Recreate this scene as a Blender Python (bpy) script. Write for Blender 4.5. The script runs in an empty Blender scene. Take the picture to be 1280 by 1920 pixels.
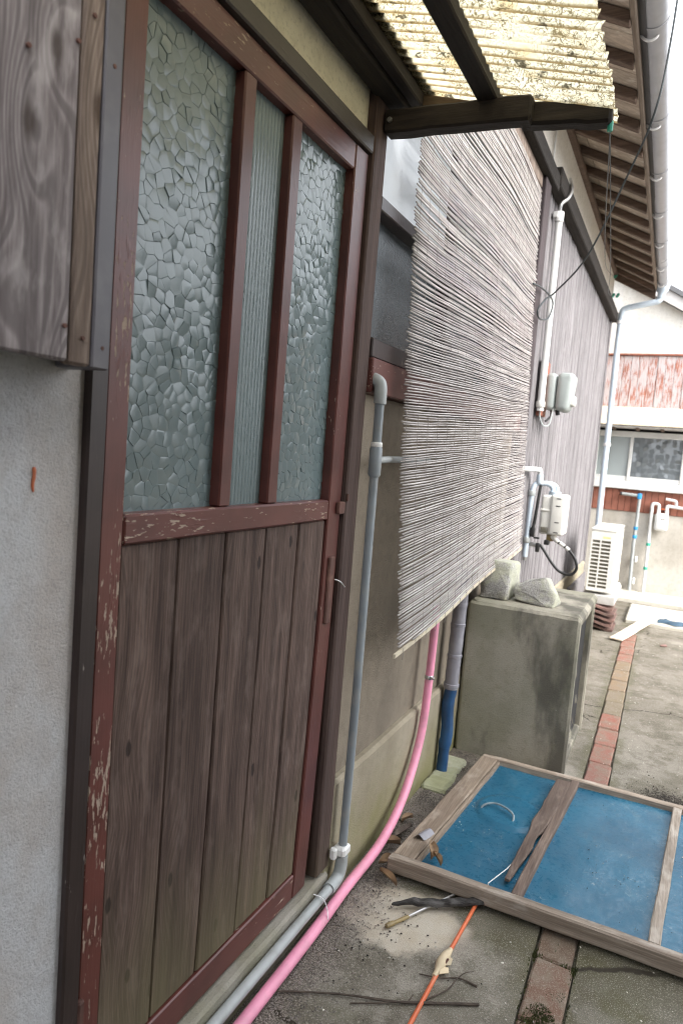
import bpy, bmesh, math, random
from mathutils import Vector, Matrix, noise
from mathutils.geometry import delaunay_2d_cdt
random.seed(7)
R = math.radians
scene = bpy.context.scene
COL = scene.collection

# ------------------------------------------------------------------ camera
cam_d = bpy.data.cameras.new('camera')
cam = bpy.data.objects.new('camera', cam_d); COL.objects.link(cam); scene.camera = cam
roll, pitch, yaw = 0.07948847, 0.0911645, -0.44807906
fw = Vector((math.sin(yaw), math.cos(yaw), 0)); rt = Vector((math.cos(yaw), -math.sin(yaw), 0)); up = Vector((0, 0, 1))
f2 = fw * math.cos(pitch) - up * math.sin(pitch); u2 = up * math.cos(pitch) + fw * math.sin(pitch)
r3 = rt * math.cos(roll) + u2 * math.sin(roll); u3 = u2 * math.cos(roll) - rt * math.sin(roll)
m = Matrix((r3, u3, -f2)).transposed().to_4x4(); m.translation = (0.74, 0, 1.215)
cam.matrix_world = m
cam_d.sensor_fit = 'VERTICAL'; cam_d.sensor_height = 36; cam_d.sensor_width = 24
cam_d.lens = 1296.8 * 36 / 1920; cam_d.clip_start = 0.02; cam_d.clip_end = 500
cam_d.dof.use_dof = True; cam_d.dof.focus_distance = 1.7; cam_d.dof.aperture_fstop = 5.0

# ------------------------------------------------------------------ light
SUN_EL, SUN_AZ = 38, 112         # hazy light from the open side of the yard
w = bpy.data.worlds.new('World'); scene.world = w; w.use_nodes = True
nt = w.node_tree; bg = nt.nodes['Background']
sky = nt.nodes.new('ShaderNodeTexSky'); sky.sky_type = 'NISHITA'; sky.sun_disc = False
sky.sun_elevation = R(SUN_EL); sky.sun_rotation = R(SUN_AZ); sky.dust_density = 6; sky.air_density = 1.0; sky.ozone_density = 1
hs = nt.nodes.new('ShaderNodeHueSaturation'); hs.inputs['Saturation'].default_value = 0.28
nt.links.new(sky.outputs[0], hs.inputs['Color'])
cl = nt.nodes.new('ShaderNodeMix'); cl.data_type = 'RGBA'; cl.inputs[0].default_value = .6      # even cloud layer
cl.inputs[7].default_value = (4.45, 4.65, 5.0, 1); nt.links.new(hs.outputs[0], cl.inputs[6]); nt.links.new(cl.outputs[2], bg.inputs['Color'])
bg.inputs['Strength'].default_value = 0.15
sd = bpy.data.lights.new('sun', 'SUN'); sd.energy = .62; sd.angle = R(24); sd.color = (1, 0.965, 0.92)
sun = bpy.data.objects.new('sun', sd); COL.objects.link(sun)
sdir = Vector((math.sin(R(SUN_AZ)) * math.cos(R(SUN_EL)), math.cos(R(SUN_AZ)) * math.cos(R(SUN_EL)), math.sin(R(SUN_EL))))
sun.rotation_euler = sdir.to_track_quat('Z', 'Y').to_euler(); sun.location = (3, 3, 8)
vs = scene.view_settings
vs.view_transform = 'Standard'; vs.look = 'None'; vs.gamma = 1; vs.use_curve_mapping = False; vs.exposure = 2.36
scene.cycles.use_denoising = True; scene.cycles.filter_width = 1.1; scene.cycles.max_bounces = 8; scene.cycles.sample_clamp_indirect = 4

# ------------------------------------------------------------------ materials
class NB:
    def __init__(s, name):
        s.m = bpy.data.materials.new(name); s.m.use_nodes = True
        s.t = s.m.node_tree; s.p = s.t.nodes['Principled BSDF']
        g = s.t.nodes.new('ShaderNodeNewGeometry'); s.geo = g
        oi = s.t.nodes.new('ShaderNodeObjectInfo'); s.rnd = oi.outputs['Random']
        off = s.vmul_s((31.7, 17.3, 9.1), s.rnd)
        s.pos = s.vadd(g.outputs['Position'], off); s.wpos = g.outputs['Position']
    def set(s, sock, v):
        if hasattr(v, 'is_output'): s.t.links.new(v, sock)
        elif isinstance(v, (tuple, list)) and len(v) == 3 and sock.type == 'RGBA': sock.default_value = (*v, 1)
        else: sock.default_value = v
    def vmul_s(s, v, k):
        n = s.t.nodes.new('ShaderNodeVectorMath'); n.operation = 'SCALE'; n.inputs[0].default_value = v; s.set(n.inputs['Scale'], k); return n.outputs[0]
    def vadd(s, a, b):
        n = s.t.nodes.new('ShaderNodeVectorMath'); n.operation = 'ADD'; s.set(n.inputs[0], a); s.set(n.inputs[1], b); return n.outputs[0]
    def sc(s, v, k):
        n = s.t.nodes.new('ShaderNodeVectorMath'); n.operation = 'MULTIPLY'; s.set(n.inputs[0], v); n.inputs[1].default_value = k; return n.outputs[0]
    def noise(s, v, scale=1, detail=3, rough=.55, dist=0):
        n = s.t.nodes.new('ShaderNodeTexNoise'); s.set(n.inputs['Vector'], v); n.inputs['Scale'].default_value = scale
        n.inputs['Detail'].default_value = detail; n.inputs['Roughness'].default_value = rough; n.inputs['Distortion'].default_value = dist
        return n.outputs[0]
    def vor(s, v, scale=1, feature='F1', out=0, rand=1):
        n = s.t.nodes.new('ShaderNodeTexVoronoi'); n.feature = feature; s.set(n.inputs['Vector'], v); n.inputs['Scale'].default_value = scale
        n.inputs['Randomness'].default_value = rand; return n.outputs[out]
    def ma(s, op, a, b=0.0, c=0.0):
        n = s.t.nodes.new('ShaderNodeMath'); n.operation = op; s.set(n.inputs[0], a); s.set(n.inputs[1], b); s.set(n.inputs[2], c); return n.outputs[0]
    def step(s, v, a, b, lo=0, hi=1):
        n = s.t.nodes.new('ShaderNodeMapRange'); n.interpolation_type = 'SMOOTHSTEP'; s.set(n.inputs[0], v)
        n.inputs[1].default_value = a; n.inputs[2].default_value = b; n.inputs[3].default_value = lo; n.inputs[4].default_value = hi; return n.outputs[0]
    def mix(s, f, a, b, mode='MIX'):
        n = s.t.nodes.new('ShaderNodeMix'); n.data_type = 'RGBA'; n.blend_type = mode; s.set(n.inputs[0], f); s.set(n.inputs[6], a); s.set(n.inputs[7], b); return n.outputs[2]
    def sep(s, v):
        n = s.t.nodes.new('ShaderNodeSeparateXYZ'); s.set(n.inputs[0], v); return n.outputs
    def bump(s, h, strength=.3, dist=.002, nrm=None):
        n = s.t.nodes.new('ShaderNodeBump'); s.set(n.inputs['Height'], h); n.inputs['Strength'].default_value = strength; n.inputs['Distance'].default_value = dist
        if nrm is not None: s.set(n.inputs['Normal'], nrm)
        s.set(s.p.inputs['Normal'], n.outputs[0]); return n.outputs[0]
    def out(s, col, rough=.8, **k):
        s.set(s.p.inputs['Base Color'], col); s.set(s.p.inputs['Roughness'], rough)
        for a, b in k.items(): s.set(s.p.inputs[a.replace('_', ' ')], b)
        return s.m

def plain(name, col, rough=.5, var=.12, dirt=.0, dcol=(.12, .1, .08), metallic=0., bumpk=.08, sc=40):
    b = NB(name); n = b.noise(b.pos, 9, 4); n2 = b.noise(b.pos, sc * 4, 3)
    c = b.mix(b.step(n, .3, .7), tuple(x * (1 - var) for x in col), tuple(min(1, x * (1 + var)) for x in col))
    if dirt: c = b.mix(b.ma('MULTIPLY', b.step(b.noise(b.pos, sc * .5, 5), .48, .72), dirt), c, dcol)
    b.bump(n2, bumpk, .001)
    return b.out(c, b.step(n, .2, .8, rough - .06, min(1, rough + .1)), Metallic=metallic)

def wood(name, dark, light, axis='Z', rings=70, knots=1., fib=1., rough=.8, alg=None, kcol=None, tone=.35, bstr=.35, pale=None, palek=.5, fig=.07, kden=1.):
    """weathered timber: flowing grain, fibres, knots; world-scaled, offset per board"""
    b = NB(name)
    sx = {'Z': (1, 1, .07), 'Y': (1, .07, 1), 'X': (.07, 1, 1)}[axis]
    v = b.sc(b.pos, sx)
    xyz = b.sep(b.pos)
    ac = {'Z': b.ma('ADD', xyz[0], xyz[1]), 'Y': b.ma('ADD', xyz[0], xyz[2]), 'X': b.ma('ADD', xyz[1], xyz[2])}[axis]
    ks = {'Z': (6, 6, 2.6), 'Y': (6, 2.6, 6), 'X': (2.6, 6, 6)}[axis]
    al = xyz['XYZ'.index(axis)]
    cb_ = b.t.nodes.new('ShaderNodeCombineXYZ'); b.set(cb_.inputs[0], b.ma('MULTIPLY', ac, 7. * kden)); b.set(cb_.inputs[1], b.ma('MULTIPLY', al, 3.0 * kden))
    vn = b.t.nodes.new('ShaderNodeTexVoronoi'); vn.voronoi_dimensions = '2D'; vn.inputs['Scale'].default_value = 1.; b.set(vn.inputs['Vector'], cb_.outputs[0]); kd = vn.outputs[0]
    kn = b.step(b.ma('ADD', kd, b.ma('MULTIPLY', b.noise(b.pos, 60, 3), .04)), .12 * knots, .05) if knots else 0.
    flow = b.step(kd, .5, 0)
    warp = b.noise(v, 9, 2)
    fld = b.ma('ADD', b.ma('MULTIPLY', ac, rings * 4.), b.ma('MULTIPLY', warp, 16.))
    fld = b.ma('ADD', fld, b.ma('MULTIPLY', flow, 11. if knots else 1.))
    rg = b.ma('MULTIPLY_ADD', b.ma('SINE', fld), .5, .5)
    fb = b.noise(v, 300, 5, .68); big = b.noise(v, 14, 3); mid = b.noise(v, 60, 3)
    f = b.ma('ADD', b.ma('ADD', b.ma('MULTIPLY', rg, fig), b.ma('MULTIPLY', mid, .60 - fig)), b.ma('MULTIPLY', fb, .40 * fib))
    c = b.mix(b.step(f, .30, .70), dark, light)
    c = b.mix(b.ma('MULTIPLY', b.step(rg, .62, .97), min(1., fig * 5)), c, tuple(x * .75 for x in dark))
    c = b.mix(b.ma('MULTIPLY', b.step(big, .35, .7), tone), c, tuple(x * .55 for x in dark))
    if pale:
        c = b.mix(b.ma('MULTIPLY', b.step(b.noise(b.sc(b.pos, tuple(.35 if q < .5 else 1 for q in sx)), 26, 4, .6), .52, .7), palek), c, pale)
    tv = b.ma('MULTIPLY_ADD', b.rnd, .35, .82)
    n = b.t.nodes.new('ShaderNodeHueSaturation'); b.set(n.inputs['Value'], tv); b.set(n.inputs['Color'], c); c = n.outputs[0]
    if knots: c = b.mix(b.ma('MULTIPLY', kn, .8), c, kcol or tuple(x * .35 for x in dark))
    if alg:   # algae rising from the wet ground: (colour, height, strength)
        z = b.sep(b.wpos)[2]
        a = b.ma('MULTIPLY', b.step(b.ma('ADD', z, b.ma('MULTIPLY', b.noise(v, 12, 3), .5)), alg[1] + .42, alg[1] * .3 + .12), alg[2])
        c = b.mix(a, c, alg[0])
    h = b.ma('SUBTRACT', b.ma('ADD', b.ma('MULTIPLY', rg, .4), b.ma('MULTIPLY', fb, 1.2)), b.ma('MULTIPLY', kn, .6) if knots else 0.)
    b.bump(h, bstr, .0025)
    return b.out(c, b.step(fb, .3, .7, rough - .08, min(1, rough + .1)), Specular_IOR_Level=.35)

def paint(name, col, chip=.5, axis='Z', rough=.38, chipcol=(.42, .33, .26), lowmore=0., an=.22):
    b = NB(name); sx = {'Z': (1, 1, an), 'Y': (1, an, 1), 'X': (an, 1, 1)}[axis]
    v = b.sc(b.pos, sx)
    n = b.noise(v, 170, 3, .6); area = b.noise(b.pos, 5.5, 2); lo = b.noise(b.pos, 12, 4)
    thr = b.ma('SUBTRACT', b.ma('ADD', n, b.ma('MULTIPLY', b.ma('SUBTRACT', area, .5), .55)), .78 - .2 * chip)
    if lowmore:
        z = b.sep(b.wpos)[2]; thr = b.ma('ADD', thr, b.step(z, 1.5, .5, -.05, lowmore))
    ck = b.step(thr, 0, .03)
    c = b.mix(b.step(lo, .3, .7), tuple(x * .82 for x in col), tuple(x * 1.15 for x in col))
    fibre = b.noise(b.sc(b.pos, {'Z': (1, 1, .06), 'Y': (1, .06, 1), 'X': (.06, 1, 1)}[axis]), 200, 3)
    c = b.mix(ck, c, b.mix(fibre, tuple(x * .6 for x in chipcol), tuple(min(1, x * 1.25) for x in chipcol)))
    blis = b.step(b.noise(v, 95, 2), .55, .75)
    h = b.ma('ADD', b.ma('MULTIPLY', ck, -1.), b.ma('ADD', b.ma('MULTIPLY', blis, b.ma('MULTIPLY', b.step(area, .4, .62), .6)), b.ma('MULTIPLY', fibre, .35)))
    b.bump(h, .45, .002)
    return b.out(c, b.mix(ck, (rough,) * 3, (.9,) * 3))

def plaster(name, col, stain, k=.5, rough_b=.5, alg=None, sand=260, alg2=None):
    b = NB(name)
    s = b.noise(b.wpos, sand, 3, .7); st = b.noise(b.sc(b.wpos, (1, 1, .5)), 3.2, 5, .6); md = b.noise(b.wpos, 26, 4, .6)
    c = b.mix(b.ma('MULTIPLY', b.step(st, .42, .66), k), col, stain)
    c = b.mix(b.ma('MULTIPLY', b.step(md, .45, .7), .25), c, tuple(x * .7 for x in stain))
    c = b.mix(b.ma('MULTIPLY', b.step(s, .52, .68), .45), c, tuple(x * .5 for x in col))
    c = b.mix(b.ma('MULTIPLY', b.step(s, .36, .28), .5), c, tuple(min(.8, x * 1.5) for x in col))
    if alg:
        z = b.sep(b.wpos)[2]
        a = b.ma('MULTIPLY', b.step(b.ma('ADD', z, b.ma('MULTIPLY', b.noise(b.wpos, 7, 4), .4)), alg[1] + .3, alg[1] * .2 + .1), alg[2])
        c = b.mix(a, c, alg[0])
    if alg2:
        c = b.mix(b.ma('MULTIPLY', b.step(b.noise(b.vadd(b.wpos, (4, 2, 7)), 4.5, 5, .65), .52, .7), alg2[1]), c, alg2[0])
    b.bump(b.ma('ADD', s, b.ma('MULTIPLY', md, .8)), rough_b, .003)
    return b.out(c, .92, Specular_IOR_Level=.2)

M = {}
DR, DRL = (.135, .036, .026), (.20, .075, .06)
M['paint_z'] = paint('red_paint_upright', (.120, .036, .028), .80, 'Z', lowmore=.05)
M['paint_y'] = paint('red_paint_rail', (.105, .032, .026), .62, 'Y')
M['paint_clean'] = paint('red_paint_sound', (.10, .032, .026), .15, 'Z')
M['paint_dark'] = paint('dark_brown_paint', (.034, .022, .020), .30, 'Z', .4, (.30, .27, .24))
M['paint_darky'] = paint('dark_brown_lintel', (.045, .036, .030), .08, 'Y', .5)
M['door_board'] = wood('door_board_wood', (.040, .024, .019), (.185, .126, .102), 'Z', 110, .62, alg=((.150, .132, .070), .36, .85), pale=(.22, .165, .14), palek=.3, fig=.10)
M['jamb'] = wood('jamb_wood', (.055, .034, .029), (.13, .088, .074), 'Z', 160, 0, alg=((.10, .08, .04), .1, .6))
M['grey_board'] = wood('grey_cladding_wood', (.125, .105, .106), (.40, .36, .358), 'Z', 62, 1.3, pale=(.64, .60, .59), palek=.3, tone=.4, fig=.14, kden=1.45, kcol=(.05, .035, .028))
M['brown_batten'] = wood('brown_batten_wood', (.15, .11, .088), (.41, .325, .265), 'Z', 110, 1., fig=.14, tone=.4, kcol=(.06, .035, .02))
M['dark_beam_y'] = wood('dark_beam_wood', (.014, .011, .009), (.045, .036, .029), 'Y', 60, .5)
M['dark_beam_x'] = wood('dark_arm_wood', (.014, .010, .008), (.050, .038, .028), 'X', 60, .6)
M['gable_x'] = wood('brown_gable_wood', (.07, .045, .025), (.16, .11, .065), 'X', 60, .6)
M['dark_beam_z'] = wood('dark_post_wood', (.035, .026, .028), (.075, .058, .06), 'Z', 60, .0)
M['far_board'] = wood('far_wall_wood', (.135, .125, .128), (.30, .285, .295), 'Z', 90, .0, tone=.3, pale=(.38, .365, .375), palek=.15)
M['rafter'] = wood('rafter_wood', (.10, .066, .05), (.24, .17, .13), 'X', 70, 0)
M['soffit'] = wood('soffit_wood', (.42, .34, .27), (.64, .54, .44), 'X', 40, 0, pale=(.75, .70, .62), palek=.6, tone=.4)
M['fascia'] = wood('fascia_wood', (.17, .13, .10), (.33, .27, .22), 'Y', 50, 0)
M['frame_y'] = wood('weathered_frame_side', (.20, .15, .11), (.42, .34, .26), 'Y', 120, 0, pale=(.52, .46, .38), palek=.4)
M['frame_x'] = wood('weathered_frame_rail', (.22, .17, .13), (.50, .42, .34), 'X', 140, 0, pale=(.64, .58, .51), palek=.5)
M['frame_bary'] = wood('weathered_frame_pale_bar', (.22, .18, .14), (.50, .43, .36), 'Y', 140, 0, pale=(.62, .57, .50), palek=.5)
M['frame_bar'] = wood('weathered_frame_bar', (.075, .052, .042), (.22, .165, .130), 'Y', 140, 0, pale=(.32, .26, .22), palek=.35)
M['char'] = wood('charred_stick_wood', (.012, .011, .010), (.075, .07, .066), 'X', 220, 0, pale=(.20, .19, .18), palek=.45)
M['twig'] = wood('twig_bark', (.06, .045, .035), (.17, .135, .105), 'X', 200, 0)
M['pale_plank'] = wood('pale_plank_wood', (.55, .46, .36), (.75, .67, .56), 'Y', 60, 0)
M['leaf'] = plain('dry_leaf', (.27, .18, .105), .8, .5, .5, (.10, .06, .035))
M['plaster_l'] = plaster('grey_plaster', (.60, .61, .62), (.50, .44, .39), .7, .9)
M['plaster_top'] = plaster('cream_plaster', (.68, .65, .52), (.58, .54, .40), .4, .15, sand=90)
M['plaster_b'] = plaster('brown_plaster', (.25, .213, .163), (.165, .138, .108), .7, .7, alg=((.17, .16, .075), .12, .7))
M['plinth'] = plaster('mossy_plinth', (.34, .30, .225), (.24, .205, .145), .7, .6, alg=((.19, .19, .07), .20, .75))
M['plaster_w'] = plaster('white_plaster', (.78, .76, .71), (.66, .61, .53), .5, .15, sand=90)
M['sill_conc'] = plaster('door_sill_concrete', (.33, .31, .27), (.22, .20, .15), .6, .6, alg=((.17, .17, .07), .06, .7))
def mk_box():
    b = NB('stained_box_concrete'); p = b.wpos
    st = b.ma('ADD', b.noise(b.sc(p, (1, 1, .35)), 5, 5, .6), b.step(b.sep(p)[0], .10, .44, -.07, .09)); sp = b.noise(p, 210, 3, .7); lo = b.noise(b.vadd(p, (2, 5, 1)), 3.2, 4); md = b.noise(p, 28, 5, .65)
    c = b.mix(b.step(lo, .38, .62), (.36, .335, .275), (.27, .26, .20))
    c = b.mix(b.ma('MULTIPLY', b.step(st, .50, .66), .8), c, (.085, .08, .068))
    c = b.mix(b.ma('MULTIPLY', b.step(md, .52, .72), .35), c, (.19, .185, .12))
    c = b.mix(b.ma('MULTIPLY', b.step(sp, .54, .66), .35), c, (.10, .095, .08)); c = b.mix(b.step(sp, .30, .24), c, (.5, .47, .4))
    b.bump(b.ma('ADD', sp, md), .4, .003); return b.out(c, .93, Specular_IOR_Level=.2)
M['box_conc'] = mk_box()
M['nb_conc'] = plaster('neighbour_concrete', (.52, .49, .44), (.36, .33, .28), .7, .25, sand=120)
M['apron'] = plaster('pale_apron_concrete', (.58, .55, .48), (.46, .43, .35), .5, .3)
M['pad_moss'] = plaster('mossy_mortar', (.46, .47, .36), (.30, .31, .17), .8, .9)
M['pad'] = plain('grey_pad', (.42, .41, .39), .8, .1, .2)

def mk_ground():
    b = NB('ground_concrete'); p = b.wpos
    spk = b.noise(p, 330, 2, .7); vo = b.vor(p, 230); lo = b.noise(p, 2.3, 5, .6); md = b.noise(p, 9, 5, .65); x, y, z = b.sep(p)
    c = b.mix(b.step(lo, .36, .62), (.29, .268, .225), (.15, .138, .108))
    far = b.step(y, 2.2, 4.0); c = b.mix(b.ma('MULTIPLY', far, .6), c, (.185, .162, .132))
    c = b.mix(b.ma('MULTIPLY', b.step(md, .48, .62), .6), c, (.115, .102, .072))
    sn = b.noise(b.vadd(p, (11, 4, 0)), 5.2, 6, .7); c = b.mix(b.ma('MULTIPLY', b.step(sn, .50, .60), .55), c, (.10, .088, .064)); c = b.mix(b.ma('MULTIPLY', b.step(sn, .42, .34), .4), c, (.36, .33, .28))
    ms = b.step(b.noise(b.vadd(p, (3, 9, 0)), 3.1, 5, .6), .52, .66)
    c = b.mix(b.ma('MULTIPLY', b.ma('MULTIPLY', ms, b.step(y, 3.2, 1.9)), .7), c, (.095, .092, .045))
    wet = b.ma('MULTIPLY', b.step(b.ma('ABSOLUTE', b.ma('SUBTRACT', y, b.ma('MULTIPLY_ADD', md, .12, 1.70))), .17, .02), b.step(x, .30, .45))   # damp algae under the rail
    c = b.mix(b.ma('MULTIPLY', wet, .6), c, (.085, .078, .045))
    sd_ = b.step(b.ma('ABSOLUTE', b.ma('SUBTRACT', x, b.ma('MULTIPLY_ADD', y, -.0148, .62))), .10, .045)
    c = b.mix(b.ma('MULTIPLY', b.ma('MULTIPLY', sd_, b.step(md, .36, .58)), .65), c, (.105, .098, .052))
    pt = b.vadd(b.sc(p, (1 / .17, 1 / .14, 0)), (-.215 / .17, -1.66 / .14, 0))   # pale worn mortar patch
    ln = b.t.nodes.new('ShaderNodeVectorMath'); ln.operation = 'LENGTH'; b.set(ln.inputs[0], pt)
    pm = b.step(b.ma('ADD', ln.outputs['Value'], b.ma('MULTIPLY', b.noise(p, 11, 4), .9)), 1.5, 1.25)
    c = b.mix(b.ma('MULTIPLY', pm, .85), c, b.mix(b.noise(p, 16, 3), (.46, .38, .27), (.58, .55, .48)))
    agg = b.ma('SUBTRACT', 1., b.ma('MULTIPLY', pm, .8))
    c = b.mix(b.ma('MULTIPLY', b.ma('MULTIPLY', b.step(spk, .55, .66), .5), agg), c, (.46, .43, .37))
    c = b.mix(b.ma('MULTIPLY', b.ma('MULTIPLY', b.step(spk, .45, .35), .5), agg), c, (.07, .063, .05))
    gr = b.step(b.ma('ADD', x, b.ma('MULTIPLY', md, .16)), .26, .16)
    c = b.mix(b.ma('MULTIPLY', gr, .7), c, b.mix(b.step(spk, .44, .58), (.05, .042, .036), (.27, .235, .20)))
    cd = b.vor(b.vadd(p, b.vmul_s((.12, .12, 0), md)), 1.35, 'DISTANCE_TO_EDGE')
    ck = b.ma('MULTIPLY', b.step(cd, .007, .002), b.step(lo, .46, .56))
    c = b.mix(ck, c, (.045, .038, .028))
    b.bump(b.ma('SUBTRACT', b.ma('ADD', b.ma('MULTIPLY', spk, .9), md), b.ma('MULTIPLY', ck, 2.)), .6, .004)
    return b.out(c, .95, Specular_IOR_Level=.2)
M['ground'] = mk_ground()

def mk_brick(name, cols):
    b = NB(name); n = b.noise(b.pos, 22, 5, .65); s = b.noise(b.wpos, 300, 2, .7)
    n2 = b.t.nodes.new('ShaderNodeValToRGB'); n2.color_ramp.interpolation = 'CONSTANT'; b.set(n2.inputs[0], b.rnd)
    cr = n2.color_ramp
    for i, cc in enumerate(cols):
        e = cr.elements[i] if i < 2 else cr.elements.new(i / len(cols))
        e.position = i / len(cols); e.color = (*cc, 1)
    c = b.mix(b.ma('MULTIPLY', b.step(n, .38, .62), .7), n2.outputs[0], (.21, .175, .135))
    c = b.mix(b.ma('MULTIPLY', b.step(s, .52, .66), .4), c, (.42, .36, .30))
    b.bump(b.ma('ADD', n, s), .5, .003); return b.out(c, .92, Specular_IOR_Level=.2)
M['brick'] = mk_brick('paving_brick', [(.25, .105, .078), (.22, .11, .085), (.235, .165, .10), (.225, .12, .09), (.20, .145, .09)])
M['brick_moss'] = mk_brick('mossy_brick', [(.17, .105, .075), (.145, .10, .07), (.165, .12, .085), (.16, .10, .07)])
M['brick_red'] = mk_brick('red_paving_brick', [(.26, .105, .078), (.235, .11, .088), (.265, .115, .088)])
M['brick_olive'] = mk_brick('olive_paving_brick', [(.185, .150, .095), (.22, .155, .095), (.175, .145, .10)])
M['moss'] = plain('moss', (.065, .075, .022), 1., .5, bumpk=1.)
M['roof_tile'] = plain('clay_roof_tile', (.17, .10, .085), .7, .4, .6)

def mk_glass(name, col, rough, hue=None, fine=0, ior=1.75):
    b = NB(name); n = b.noise(b.wpos, 3, 2); g = b.noise(b.sc(b.wpos, (1, 1, .35)), 420, 2)
    c = b.mix(n, tuple(x * .8 for x in col), tuple(x * 1.2 for x in col))
    if fine: b.bump(g, fine, .0012)
    return b.out(c, rough, IOR=ior)
M['glass_fig'] = mk_glass('figured_glass', (.135, .185, .192), .24, fine=.06, ior=1.64)
M['glass_reed'] = mk_glass('reeded_glass', (.135, .185, .192), .24, fine=.5, ior=1.6)

def mk_rain():
    b = NB('rippled_window_glass')
    v = b.sc(b.wpos, (1, .35, 1)); g = b.noise(v, 260, 3, .6, .4); g2 = b.noise(b.wpos, 60, 2)
    c = b.mix(g, (.06, .075, .085), (.11, .13, .14)); b.bump(b.ma('ADD', g, b.ma('MULTIPLY', g2, .4)), .55, .002)
    return b.out(c, .1, IOR=1.9)
M['glass_rain'] = mk_rain()
M['glass_sky'] = mk_glass('sky_reflection_upper_glass', (.70, .75, .79), .3, fine=1.)  # bright sky reflection put into the pane's pale base colour
M['nb_glass'] = mk_glass('neighbour_glass', (.16, .18, .19), .08)
M['nb_glass_pale'] = mk_glass('neighbour_frosted_glass', (.34, .38, .38), .25)

def mk_reed():
    b = NB('reed_straw'); v = b.sc(b.pos, (1, .05, 1)); n = b.noise(v, 90, 4, .6); a = b.noise(b.pos, 6, 3)
    c = b.mix(b.step(n, .25, .75), (.38, .345, .325), (.60, .565, .545)); c = b.mix(b.ma('MULTIPLY', b.step(a, .5, .72), .5), c, (.27, .215, .195))
    hv = b.t.nodes.new('ShaderNodeHueSaturation'); b.set(hv.inputs['Value'], b.ma('MULTIPLY_ADD', b.rnd, .32, .80)); b.set(hv.inputs['Color'], c)
    return b.out(hv.outputs[0], .65)
M['reed'] = mk_reed()
M['batten'] = plain('bamboo_batten', (.62, .55, .42), .6, .15, .3, (.30, .23, .15))
M['thread'] = plain('binding_thread', (.30, .27, .25), .9)

def mk_sheet():
    """aged fibreglass: translucent, yellowed, strands and lichen showing in it"""
    b = NB('yellowed_fibreglass'); p = b.wpos; t = b.t
    def strands(off, sc, wd, seed):
        q = b.vadd(p, off); n = b.noise(q, sc, 1.5, .5, seed); return b.step(b.ma('ABSOLUTE', b.ma('SUBTRACT', n, .5)), wd, wd * .35)
    s = b.ma('MAXIMUM', strands((1, 2, 3), 60, .022, .5), b.ma('MAXIMUM', strands((7, 1, 4), 90, .026, .9), strands((3, 8, 5), 42, .016, 1.2)))
    s = b.ma('MULTIPLY', s, b.step(b.noise(b.vadd(p, (9, 9, 1)), 9, 3), .28, .50))
    blot = b.step(b.noise(b.vadd(b.sc(p, (.6, 1, 1)), (5, 3, 2)), 40, 4, .7), .57, .66)
    rust = b.step(b.noise(b.vadd(p, (2, 6, 8)), 12, 4), .50, .70)
    c = b.mix(b.ma('MULTIPLY', rust, .8), (.92, .86, .63), (.72, .55, .28)); tro = b.step(b.ma('SINE', b.ma('MULTIPLY', b.ma('SUBTRACT', b.sep(p)[1], .55), 2 * math.pi / .032)), -.2, -1.)
    c = b.mix(b.ma('MULTIPLY', tro, b.step(b.noise(p, 10, 4), .30, .54)), c, (.28, .20, .09))
    c = b.mix(b.ma('MULTIPLY', s, .9), c, (.17, .125, .05)); c = b.mix(b.ma('MULTIPLY', blot, .9), c, (.05, .04, .022))
    d = t.nodes.new('ShaderNodeBsdfDiffuse'); tr = t.nodes.new('ShaderNodeBsdfTranslucent'); tp = t.nodes.new('ShaderNodeBsdfTransparent')
    mx = t.nodes.new('ShaderNodeMixShader'); mx.inputs[0].default_value = .93
    for n in (d, tr): t.links.new(c, n.inputs['Color'])
    t.links.new(c, tp.inputs['Color'])
    t.links.new(d.outputs[0], mx.inputs[1]); t.links.new(tr.outputs[0], mx.inputs[2])
    m2 = t.nodes.new('ShaderNodeMixShader'); m2.inputs[0].default_value = .10
    t.links.new(mx.outputs[0], m2.inputs[1]); t.links.new(tp.outputs[0], m2.inputs[2])
    t.links.new(m2.outputs[0], t.nodes['Material Output'].inputs['Surface']); return b.m
M['sheet'] = mk_sheet()
M['tin_dark'] = plain('dark_tin', (.035, .030, .026), .8, .3, .4)

def mk_blue():
    b = NB('blue_plastic_sheet'); p = b.wpos
    n = b.noise(p, 5, 4, .6); d = b.noise(p, 60, 5, .7); s = b.noise(p, 420, 2, .6); sw = b.noise(b.sc(p, (1, .3, 1)), 14, 4, .6, .8)
    c = b.mix(b.step(n, .3, .72), (.013, .095, .165), (.020, .132, .218))
    c = b.mix(b.ma('MULTIPLY', b.step(sw, .54, .78), .16), c, (.26, .38, .42))
    c = b.mix(b.ma('MULTIPLY', b.step(d, .64, .80), .35), c, (.28, .33, .33))
    c = b.mix(b.ma('MULTIPLY', b.step(s, .70, .75), .6), c, (.45, .47, .44))
    q = b.noise(b.vadd(p, (5, 1, 0)), 20, 1.2, .5, 2.5)
    ln = b.ma('MULTIPLY', b.step(b.ma('ABSOLUTE', b.ma('SUBTRACT', q, .5)), .006, .002), b.step(b.noise(p, 7, 2), .55, .62))
    c = b.mix(b.ma('MULTIPLY', ln, .5), c, (.5, .55, .55))
    b.bump(b.ma('ADD', b.ma('MULTIPLY', n, 8.), b.ma('MULTIPLY', d, .5)), .2, .003)
    return b.out(c, b.step(d, .35, .7, .22, .5), IOR=1.45)
M['blue'] = mk_blue()
M['handle'] = plain('dusty_handle', (.26, .33, .36), .6, .3, .3)
M['pvc'] = plain('grey_pvc', (.225, .255, .275), .42, .12, .4, (.34, .33, .29))
M['pvc_light'] = plain('pale_grey_pvc', (.36, .385, .385), .4, .10, .4, (.22, .21, .18))
M['pink'] = plain('pink_hose', (.78, .30, .43), .42, .10, .35, (.45, .26, .28))
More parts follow.
